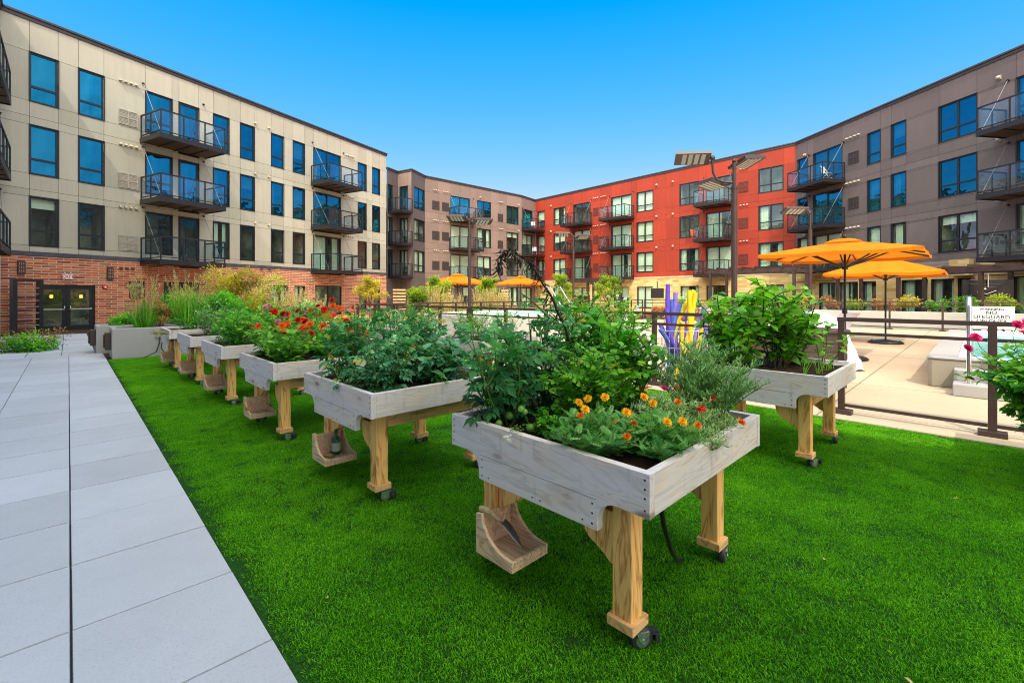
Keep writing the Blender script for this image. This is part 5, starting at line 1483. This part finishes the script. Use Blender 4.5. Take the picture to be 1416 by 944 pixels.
# ---- third planter: zinnias
zi = [(.22, .25, .36, 'nearest corner of the zinnia planter'), (.70, .22, .34, 'near right side of the zinnia planter'), (.30, .70, .46, 'left middle of the zinnia planter'), (.80, .68, .48, 'centre right of the zinnia planter'), (.30, 1.08, .52, 'far left corner of the zinnia planter'), (.85, 1.08, .56, 'far right corner of the zinnia planter')]
zk = [['orgzin', 'orgzin'], ['orgzin', 'redzin'], ['redzin', 'redzin', 'orgzin', 'pinkzin'], ['orgzin', 'orgzin', 'redzin'], ['redzin', 'pinkzin', 'redzin'], ['orgzin', 'pinkzin', 'redzin']]
for (x, y, h, lab), ks in zip(zi, zk):
    X, Y, Z = at('P3', x, y); rt, tips, r = herb('zinnia plant with ' + ('orange' if ks[0] == 'orgzin' else 'dark red') + ' blooms in the ' + lab, 'flower', 'zinnia', X, Y, Z, h, .31, 20, T_OVAL, (.08, .12), 'L_bright', .035, .08, stemr=.004, branch=1, droop=.1, tone0=.25)
    stalk_flowers(rt, tips, r, ks, 8 if y < .5 else 10, 1.15, .085)
X, Y, Z = at('P3', 1.05, .45)
rt, tips, r = herb('orange flowered bush spilling toward the second planter from the zinnias', 'flower', 'marigold', X, Y, Z, .50, .28, 16, T_OVAL, (.05, .09), 'L_basil', .03, .08, stemr=.004, branch=2, tone0=.2)
stalk_flowers(rt, tips, r, ['rustmari', 'orgzin', 'marigold'], 16, .85, .08)

# ---- planters four, five, six
for key, lst in (('P4', ((.3, .35, .52, 'near left'), (.8, .35, .55, 'near right'), (.35, .9, .62, 'far left'), (.85, .9, .66, 'far right'))), ('P5', ((.35, .4, .55, 'near left'), (.85, .4, .58, 'near right'), (.6, .95, .66, 'far')))):
    for x, y, h, lab in lst:
        X, Y, Z = at(key, x, y); herb('dense dark green tomato bush in the %s part of the %s planter' % (lab, 'fourth' if key == 'P4' else 'fifth'), 'plant', 'tomato_plant', X, Y, Z, h, .34, 14, T_TOM if key == 'P4' else T_LANCE, (.11, .16) if key == 'P4' else (.05, .09), 'L_basil' if key == 'P4' else 'L_rosemary', .05 if key == 'P4' else .022, .05, branch=2, stemr=.006, tone0=.25)
X, Y, Z = at('P6', .15, .25, .72); herb('yellowing vine drooping down the side of the last planter of the left row', 'plant', 'vine', X, Y, Z, .12, .32, 9, T_SMALL, (.05, .09), 'L_yellow', .03, .05, lean=(-1.4, -1.4), stemr=.005, droop=.5, branch=2, stem_mat='bark')
X, Y, Z = at('P6', .5, .6); herb('low light green herbs in the last planter of the left row', 'plant', 'herb', X, Y, Z, .30, .45, 20, T_OVAL, (.06, .10), 'L_basil', .04, .05, branch=2)
# ---- right row
for x, y, h, s, lab in ((.28, .80, .86, .34, 'tall broad leaved bush at the far left of the planter beside the railing'), (.62, .55, .94, .30, 'tallest broad leaved bush in the middle of the planter beside the railing'), (.95, .50, .74, .28, 'broad leaved bush at the right of the planter beside the railing'), (.55, 1.0, .74, .26, 'broad leaved bush at the back of the planter beside the railing')):
    X, Y, Z = at('P7', x, y); herb(lab, 'plant', 'broad_leaved_bush', X, Y, Z, h, s, 11, T_BROAD, (.085, .14), 'L_bright', .036, .18, stemr=.007, branch=2, droop=.25, pitch=.15, tone0=.28, stem_mat='bark')
X, Y, Z = at('P7', 1.05, .25)
herb('thin stemmed young bush at the near corner of the planter beside the railing', 'plant', 'broad_leaved_bush', X, Y, Z, .50, .22, 4, T_BROAD, (.06, .10), 'L_bright', .05, .35, stemr=.006, branch=1, droop=.3, pitch=.1, tone0=.3, stem_mat='bark')
for x, y in ((.25, .22), (.48, .16), (.68, .14), (.86, .15), (1.02, .42), (1.08, .62)):
    X, Y, Z = at('P7', x, y); r = rng()
    rt = thing('onion_shoots', 'clump of thin bright onion shoots in the planter beside the railing', 'plant', (X, Y, Z), 0, 'onion shoots beside the railing')
    n = 9; P = r.normal(0, .014, (n, 3)); P[:, 2] = 0; D = np.stack([r.normal(0, .22, n), r.normal(0, .22, n), np.ones(n)], 1)
    V, Q, TT = scatter(leaf_t(4, .045, .3, .12, 'blade'), P, frames(D, r.normal(0, 1, (n, 3))), r.uniform(.12, .22, n), r.uniform(.4, 1, n)); arr_mesh('leaves', V, Q, TT, M['L_bright'], rt)
for x, y, h, s, lab in ((.3, .4, .72, .34, 'yellow green bush at the near left of the planter behind the nearest one'), (.85, .45, .74, .34, 'yellow green bush with pale blue blooms behind the nearest planter'), (.5, .95, .78, .34, 'lime coloured bush at the back of the planter behind the nearest one')):
    X, Y, Z = at('P8', x, y); rt, tips, r = herb(lab, 'plant', 'flowering_bush', X, Y, Z, h, s, 16, T_OVAL, (.045, .08), 'L_lime' if 'lime' in lab or 'left' in lab else 'L_bright', .028, .1, branch=3, stemr=.005, tone0=.3)
    if 'pale blue' in lab: stalk_flowers(rt, tips, r, ['paleblue'], 16, 1.0, .03)
for x, y, h, lab in ((.3, .35, .50, 'thin light green stems at the left of the third planter in the right row'), (.8, .35, .55, 'thin light green stems at the right of the third planter in the right row'), (.55, .9, .60, 'airy climbing stems at the back of the third planter in the right row')):
    X, Y, Z = at('P9', x, y); herb(lab, 'plant', 'climbing_plant', X, Y, Z, h, .34, 14, T_SMALL, (.035, .06), 'L_bright', .035, .1, branch=3, stemr=.004, tone0=.35)
X, Y, Z = at('P10', .6, .6); herb('spreading light green bush in the far planter of the right row', 'plant', 'flowering_bush', X, Y, Z, .55, .55, 24, T_OVAL, (.06, .09), 'L_lime', .045, .1, branch=3, tone0=.3)
# ---- right edge planter
for x, y, h, s, lab in ((.14, 1.02, .40, .32, 'zinnia with magenta blooms leaning in from the right edge of the frame'), (.12, .74, .34, .28, 'second magenta zinnia at the right edge, lower and nearer')):
    X, Y, Z = at('P11', x, y); rt, tips, r = herb(lab, 'flower', 'zinnia', X, Y, Z, h, s, 24, T_OVAL, (.06, .10), 'L_bright', .028, .1, branch=1, stemr=.004, lean=(-.45, .1), droop=.15, tone0=.3)
    stalk_flowers(rt, tips, r, ['magzin'], 9, 1.15, .12)
X, Y, Z = at('P11', .03, 1.12, .80); herb('trailing green foliage hanging down the corner of the right edge planter', 'plant', 'trailing_plant', X, Y, Z, .14, .36, 34, T_OVAL, (.05, .09), 'L_basil', .026, .05, lean=(-1.2, .3), droop=.6, branch=2, stemr=.004)
X, Y, Z = at('P11', -.02, 1.05, .70); herb('lower trailing stems below the corner of the right edge planter', 'plant', 'trailing_plant', X, Y, Z, -.36, .26, 26, T_OVAL, (.05, .08), 'L_basil', .03, .05, droop=.3, branch=1, stemr=.004)
X, Y, Z = at('P11', .1, 1.15); rt, tips, r = herb('small pale blue flowers at the right edge of the frame', 'flower', 'lobelia', X, Y, Z, .14, .17, 18, T_SMALL, (.02, .035), 'L_silver', .015, .1, stemr=.002)
stalk_flowers(rt, tips, r, ['paleblue'], 18, .8, .01)

# ------------------------------------------------------------------ shrubs, grasses, small trees
def cloud(label, cat, name, X, Y, Z, rad, H, n, size, mat, clumps=9, T=None, group=None, trunk=None, crown_z=0.0, hollow=.55):
    T = T_SMALL if T is None else T
    r = rng(); root = thing(name, label, cat, (X, Y, Z), 0, group)
    cen = []
    for i in range(clumps):
        a = r.uniform(0, 2*PI); q = r.uniform(.15, .72)*rad; z = crown_z + (H-crown_z)*(r.uniform(.25, .86))
        k = 1 - .5*max(0, (z-crown_z)/(H-crown_z)-.5)*2
        cen.append((math.cos(a)*q*k, math.sin(a)*q*k, z, rad*(r.uniform(.13, .30) if trunk else r.uniform(.22, .48)), r.uniform(-.25, .25)))
    P = []; TN = []; D = []
    per = n//clumps
    for cx, cy, cz, cr, ct in cen:
        d = r.normal(0, 1, (per, 3)); d /= np.linalg.norm(d, axis=1, keepdims=True); rr_ = cr*(hollow + (1-hollow)*r.random(per))**.8
        rr_ *= 1 + .32*np.sin(5*d[:, 0]+3*cx)*np.cos(4*d[:, 1]) + r.normal(0, .16, per)
        p = np.array([cx, cy, cz]) + d*rr_[:, None]*[1, 1, .85]
        p[:, 2] = np.maximum(p[:, 2], .03); P.append(p); D.append(d + r.normal(0, .6, (per, 3)) + [0, 0, .1])
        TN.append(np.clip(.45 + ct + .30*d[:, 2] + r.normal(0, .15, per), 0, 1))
    P = np.concatenate(P); D = np.concatenate(D); TN = np.concatenate(TN)
    V, Q, TT = scatter(T, P, frames(D, np.tile([0, 0, 1.], (len(P), 1)) + r.normal(0, .6, (len(P), 3))), r.uniform(size*.7, size*1.25, len(P)), TN)
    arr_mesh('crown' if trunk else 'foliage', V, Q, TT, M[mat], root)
    paths = []
    for cx, cy, cz, cr, ct in cen:
        if trunk: paths.append([(0, 0, crown_z*.7), (cx*.4, cy*.4, (crown_z*.7+cz)/2), (cx, cy, cz)])
        else: paths.append([(cx*.15, cy*.15, 0), (cx*.6, cy*.6, cz*.5), (cx, cy, cz)])
    V, Q = tubes(paths, .012 if trunk else .008, .004); arr_mesh('branches', V, Q, np.full(len(V), .4), M['bark'], root, smooth=True)
    if trunk:
        m = MB(); m.tube([(0, 0, 0), (.02, 0, crown_z*.5), (0, .02, crown_z*.72)], [trunk, trunk*.8, trunk*.6], 8); m.build('trunk', M['bark'], root)
    return root
def grass(label, X, Y, Z, H, rad, n, mat='L_basil', plume='L_tan', np_=24, group=None, name='feather_grass'):
    r = rng(); root = thing(name, label, 'grass', (X, Y, Z), 0, group)
    a = r.uniform(0, 2*PI, n); q = np.sqrt(r.random(n))*rad*.3; P = np.stack([q*np.cos(a), q*np.sin(a), np.zeros(n)], 1)
    lo_ = r.uniform(.1, 1.0, n); D = np.stack([np.cos(a)*lo_, np.sin(a)*lo_, np.full(n, .8)], 1)
    up = np.stack([-np.cos(a), -np.sin(a), np.full(n, .3)], 1)
    V, Q, TT = scatter(leaf_t(5, .022, .2, .45, 'blade'), P, frames(D, -up), H*r.uniform(.28, .62, n), r.uniform(0, 1, n)); arr_mesh('blades', V, Q, TT, M[mat], root)
    if np_:
        a = r.uniform(0, 2*PI, np_); lean = r.uniform(.02, .28, np_)
        P = np.stack([np.cos(a)*rad*.25, np.sin(a)*rad*.25, np.zeros(np_)], 1); D = np.stack([np.cos(a)*lean, np.sin(a)*lean, np.ones(np_)], 1); L = H*r.uniform(.75, 1.1, np_)
        tip = P + D/np.linalg.norm(D, axis=1, keepdims=True)*L[:, None]; base = P + (tip-P)*.66
        V, Q = tubes([[p, t] for p, t in zip(P, tip)], .003, .0015, 3); b1 = (V, Q)
        # plume: small scale leaves around the upper third
        k = 26; f = np.tile(np.linspace(0, 1, k), np_); bb = np.repeat(base, k, 0); tt = np.repeat(tip, k, 0); PP = bb+(tt-bb)*f[:, None] + r.normal(0, .006, (np_*k, 3))
        DD = (tt-bb)/np.linalg.norm(tt-bb, axis=1, keepdims=True) + r.normal(0, .3, (np_*k, 3))
        v2, q2, t2 = scatter(T_NEEDLE, PP, frames(DD, r.normal(0, 1, (np_*k, 3))), r.uniform(.045, .08, np_*k)*(H/1.2), r.uniform(0, 1, np_*k)); v2 = v2
        arr_mesh('plumes', np.concatenate([V, v2]), np.concatenate([Q, q2+len(V)]), np.concatenate([np.full(len(V), .5), t2]), M[plume], root)
    return root
def XY(px, Z): return ((px-708)/F*Z, Z)
# entrance planters
for i, (v, u, h) in enumerate(((1.35, 14.5, 1.25), (2.25, 14.5, 1.35))):
    P = gw(v, u); grass('tall feather grass clump on the %s of the concrete planter' % ('left' if i == 0 else 'right'), P.x, P.y, .64, h, .5, 420, 'L_basil', 'L_tan', 34, 'feather grasses in the concrete planter')
P = gw(1.7, 14.8); cloud('orange berried low shrub between the two feather grasses', 'shrub', 'shrub', P.x, P.y, .64, .35, .6, 1500, .05, 'L_rust', 6)
P = gw(3.3, 14.6); cloud('green leafy shrub at the right end of the concrete planter', 'shrub', 'shrub', P.x, P.y, .64, .55, .9, 3000, .09, 'L_basil', 8)
P = gw(2.4, 16.0); cloud('green shrub filling the second concrete planter', 'shrub', 'shrub', P.x, P.y, .6, .8, .8, 3500, .08, 'L_bright', 9)
P = gw(1.0, 15.9); cloud('trailing low green cover on the second concrete planter', 'shrub', 'shrub', P.x, P.y, .6, .45, .28, 1200, .06, 'L_basil', 6)
# low bed by the door and left edge fern
for v, u, lab in ((-1.5, 17.5, 'left half'), (-.7, 17.4, 'right half')):
    P = gw(v, u); cloud('low green ground shrub with rusty tips, %s of the bed by the slatted frame' % lab, 'shrub', 'low_shrub', P.x, P.y, .0, .70, .34, 3200, .055, 'L_basil' , 12)
    cloud('rusty tipped sprigs rising from the %s of the bed by the door' % lab, 'shrub', 'low_shrub', P.x+.1, P.y+.2, .1, .6, .5, 420, .05, 'L_rust', 9)
P = gw(-1.75, 12.1); X, Y = P.x, P.y
herb('bright fern fronds poking in from the left edge above the walk', 'plant', 'fern', X-.1, Y, .15, .45, .55, 10, T_MARI, (.16, .26), 'L_bright', .05, .3, stemr=.005, droop=.2)
# shrubs between the rows and the beige wing
big = [('tall lime yellow shrub above the fourth planter, against the brick wall', 330, 15.0, 1.15, 2.5, 'L_yellow', 9000, .07), ('green shrub left of the lime yellow one, before the brick wall', 272, 14.5, .9, 1.7, 'L_bright', 6000, .07),
       ('yellow topped shrub right behind the lime one', 376, 17.5, 1.1, 2.35, 'L_lime', 6000, .08), ('blue green rounded shrub behind the zinnias', 420, 15.0, .9, 1.25, 'L_rosemary', 5000, .06),
       ('bright lime rounded shrub behind the second planter', 478, 13.2, .45, 1.05, 'L_lime', 3000, .05), ('dark shrub behind the fourth planter', 300, 12.9, .9, 1.7, 'L_basil', 6000, .06),
       ('dark leafy shrub right of the feather grass', 245, 16.5, .9, 1.5, 'L_bright', 5000, .08)]
for lab, px, Zd, rad, h, mt, n, s in big:
    X, Y = XY(px, Zd); cloud(lab, 'shrub', 'shrub', X, Y, 0, rad, h, n, s, mt, 11)
for px, Zd, h in ((398, 16.0, 1.6), (415, 17.0, 1.6), (436, 16.5, 1.4)):
    X, Y = XY(px, Zd); grass('tan feather grass behind the zinnias, seen against the brick wall', X, Y, 0, h, .6, 160, 'L_tan', 'L_tan', 40, 'tan feather grasses before the brick wall')
for i, (px, Zd) in enumerate(((372, 12.2), (392, 12.6), (411, 12.0), (433, 12.4))):
    X, Y = XY(px, Zd); rt, tips, r = herb('tall stems with dusty pink flower heads behind the zinnia planter, number varies', 'flower', 'sedum', X, Y, 0, 1.45, .35, 7, T_OVAL, (.08, .13), 'L_dark', .09, .3, 'pink headed flowers behind the zinnias', stemr=.008)
    rt['label'] = 'tall stems with dusty pink flower heads behind the zinnia planter'
    for t in tips: flower(rt, 'pinkzin', t, (0, 0), 2.0)
# small trees and tan grasses beyond the far railing
tr = [('small yellow tree at the far end of the beige wing', 511, 29.0, 1.35, 2.75, 'L_yellow', 5000, 1.0), ('pale green small tree left of the distant left umbrella', 575, 21.5, .75, 1.95, 'L_lime', 5000, .5),
      ('yellow green small tree under the left distant umbrella', 606, 23.5, 1.05, 2.55, 'L_lime', 6000, .9), ('yellow green small tree between the distant umbrellas', 678, 23.0, .95, 2.45, 'L_lime', 6000, .9),
      ('thin yellow green tree before the red wing, left of the slim lamp post', 776, 30.0, 1.15, 3.05, 'L_lime', 5000, 1.0), ('thin yellow green tree before the red wing, right of the slim lamp post', 841, 28.5, 1.15, 2.85, 'L_lime', 5000, 1.0)]
for lab, px, Zd, rad, h, mt, n, cz in tr:
    X, Y = XY(px, Zd); cloud(lab, 'tree', 'small_tree', X, Y, 0, rad, h, n, .085, mt, 30, trunk=.04, crown_z=cz, hollow=.1)
for px, Zd, h in ((597, 22.0, 1.75), (612, 22.3, 1.75), (625, 22.0, 1.5), (668, 21.5, 1.7), (680, 21.8, 1.7), (692, 21.5, 1.5), (640, 22.5, 1.1), (706, 22, 1.1)):
    X, Y = XY(px, Zd); grass('tan feather grass clump beyond the far railing', X, Y, 0, h, .7, 200, 'L_lime', 'L_tan', 46, 'tan feather grasses beyond the far railing')
r_ = random.Random(9)
for i in range(26):
    v = 8.0 + i*.68; u = 16.5 + r_.uniform(-.3, .6); P = gw(v, u)
    cloud('low green shrub in the bed beyond the far railing', 'shrub', 'low_shrub', P.x, P.y, 0, .55, r_.uniform(.6, 1.0), 1100, .07, r_.choice(['L_lime', 'L_basil', 'L_bright']), 6, group='low shrubs in the bed beyond the far railing')
for i in range(25):
    u = -10.5 + i*.98; P = gw(27.2 + r_.uniform(-.3, .5), u)
    cloud('shrub on top of the long retaining wall', 'shrub', 'low_shrub', P.x, P.y, .68, .62, r_.uniform(.5, .85), 900, .08, r_.choice(['L_lime', 'L_bright', 'L_yellow', 'L_lime'] if u < 3 else ['L_rust', 'L_rust', 'L_lime', 'L_silver']), 6, group='shrubs along the top of the retaining wall')
for px, Zd in ((905, 24), (921, 24), (958, 23), (1005, 22)):
    X, Y = XY(px, Zd); cloud('rusty orange grassy shrub inside the far railing near the noodles', 'shrub', 'low_shrub', X, Y, 0, .6, .95, 1500, .08, 'L_rust', 6, group='rusty shrubs near the noodles')

# a few dry leaf bits lying on the turf and paving
for i, (v, u) in enumerate(((2.3, .2), (3.4, -.6), (1.1, .3), (4.6, .1), (.9, 2.2), (3.0, .6), (.2, 1.6), (5.6, -.5), (1.0, 4.2))):
    P = gw(v, u); r = rng(); V, Q, TT = scatter(leaf_t(3, .5, .5, .5, 'oval', .1), np.zeros((1, 3)), frames(np.array([[r.normal(), r.normal(), .25]]), np.array([[0, 0, 1.]])), np.array([r.uniform(.02, .034)]), np.array([.6]))
    o = arr_mesh('dry_leaf', V, Q, TT, M['L_tan']); o.location = (P.x, P.y, .034 if v > .64 else .036)
    tag(o, 'small curled dry leaf lying on the ground near the nearest planter', 'leaf', 'fallen dry leaves')

root = cloud('dense leafy clump spilling over the corner of the right edge planter', 'plant', 'trailing_plant', 3.92, 3.44, .46, .27, .52, 2200, .055, 'L_bright', 10, T=T_OVAL)
cloud('tan trimmed dry clump low behind the feather grasses', 'shrub', 'shrub', *XY(262, 18.0), 0, .8, 1.3, 1500, .06, 'L_tan', 8)
# ------------------------------------------------------------------ sky, sun, camera
EL, AZ = math.radians(51), math.radians(5)          # the sun stands behind the camera
w = bpy.data.worlds.new('World'); sc.world = w; w.use_nodes = True
nt = w.node_tree; nt.nodes.clear()
sky = nt.nodes.new('ShaderNodeTexSky'); sky.sky_type = 'NISHITA'; sky.sun_disc = False
sky.sun_elevation = EL; sky.sun_rotation = PI + AZ
sky.air_density = 1.0; sky.dust_density = .3; sky.ozone_density = 2.5; sky.altitude = 200
def mnode(op, a, b=None, clamp=False):
    n_ = nt.nodes.new('ShaderNodeMath'); n_.operation = op; n_.use_clamp = clamp
    for i, q in enumerate((a, b)):
        if q is None: continue
        if isinstance(q, (int, float)): n_.inputs[i].default_value = q
        else: nt.links.new(q, n_.inputs[i])
    return n_.outputs[0]
# grade the sky the way the photograph is graded (deep saturated blue, bright shade)
sep = nt.nodes.new('ShaderNodeSeparateColor'); nt.links.new(sky.outputs[0], sep.inputs[0])
cmb = nt.nodes.new('ShaderNodeCombineColor')
for i, (K, g) in enumerate(((.75, 1.6), (2.85, .38), (5.9, .16))):
    q_ = mnode('MULTIPLY', mnode('POWER', sep.outputs[i], g), K)
    if i < 2: q_ = mnode('MAXIMUM', mnode('ADD', mnode('MULTIPLY', q_, (1.2, 1.6)[i]), (-.80, -2.75)[i]), 0.0)
    nt.links.new(q_, cmb.inputs[i])
# warm glow added to the unseen sky behind the camera to lift the shade
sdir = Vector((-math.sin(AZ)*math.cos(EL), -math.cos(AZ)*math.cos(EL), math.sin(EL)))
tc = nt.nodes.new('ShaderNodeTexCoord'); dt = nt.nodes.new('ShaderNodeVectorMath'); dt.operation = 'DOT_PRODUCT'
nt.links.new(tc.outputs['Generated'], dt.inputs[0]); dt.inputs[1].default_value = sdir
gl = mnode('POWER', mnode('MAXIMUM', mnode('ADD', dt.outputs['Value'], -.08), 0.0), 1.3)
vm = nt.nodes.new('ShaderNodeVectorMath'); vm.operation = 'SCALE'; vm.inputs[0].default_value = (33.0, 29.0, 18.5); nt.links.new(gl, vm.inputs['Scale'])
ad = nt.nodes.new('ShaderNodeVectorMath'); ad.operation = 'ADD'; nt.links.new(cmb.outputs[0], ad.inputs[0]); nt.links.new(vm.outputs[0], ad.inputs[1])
bg = nt.nodes.new('ShaderNodeBackground'); bg.inputs['Strength'].default_value = .15
ow = nt.nodes.new('ShaderNodeOutputWorld')
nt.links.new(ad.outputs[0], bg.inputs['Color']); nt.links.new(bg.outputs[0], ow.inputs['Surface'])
sd = bpy.data.lights.new('Sun', 'SUN'); sd.energy = 3.2; sd.angle = math.radians(.53); sd.color = (1, .93, .82)
so = bpy.data.objects.new('Sun', sd); COL.objects.link(so)
L = Vector((math.sin(AZ)*math.cos(EL), math.cos(AZ)*math.cos(EL), -math.sin(EL)))
so.rotation_euler = L.to_track_quat('-Z', 'Y').to_euler(); so.location = (0, -10, 30)
cd = bpy.data.cameras.new('Camera'); cam = bpy.data.objects.new('Camera', cd); COL.objects.link(cam)
cam.location = (0, 0, HC); cam.rotation_euler = (PI/2, 0, 0)
cd.sensor_width = 36; cd.lens = 36*F/1416; cd.shift_y = -64/1416; cd.clip_end = 1000; cd.clip_start = .05
sc.camera = cam
sc.view_settings.view_transform = 'Standard'; sc.view_settings.look = 'None'; sc.view_settings.exposure = 0; sc.view_settings.gamma = 1
sc.render.engine = 'CYCLES'
cy = sc.cycles
cy.use_denoising = True
try: cy.denoiser = 'OPENIMAGEDENOISE'
except Exception: pass
cy.max_bounces = 8; cy.diffuse_bounces = 3; cy.glossy_bounces = 3; cy.transmission_bounces = 4; cy.transparent_max_bounces = 12
cy.caustics_reflective = False; cy.caustics_refractive = False; cy.sample_clamp_indirect = 6

cy.denoising_input_passes = 'RGB_ALBEDO_NORMAL'; cy.denoising_prefilter = 'NONE'
cy.pixel_filter_type = 'BLACKMAN_HARRIS'; cy.filter_width = 1.05
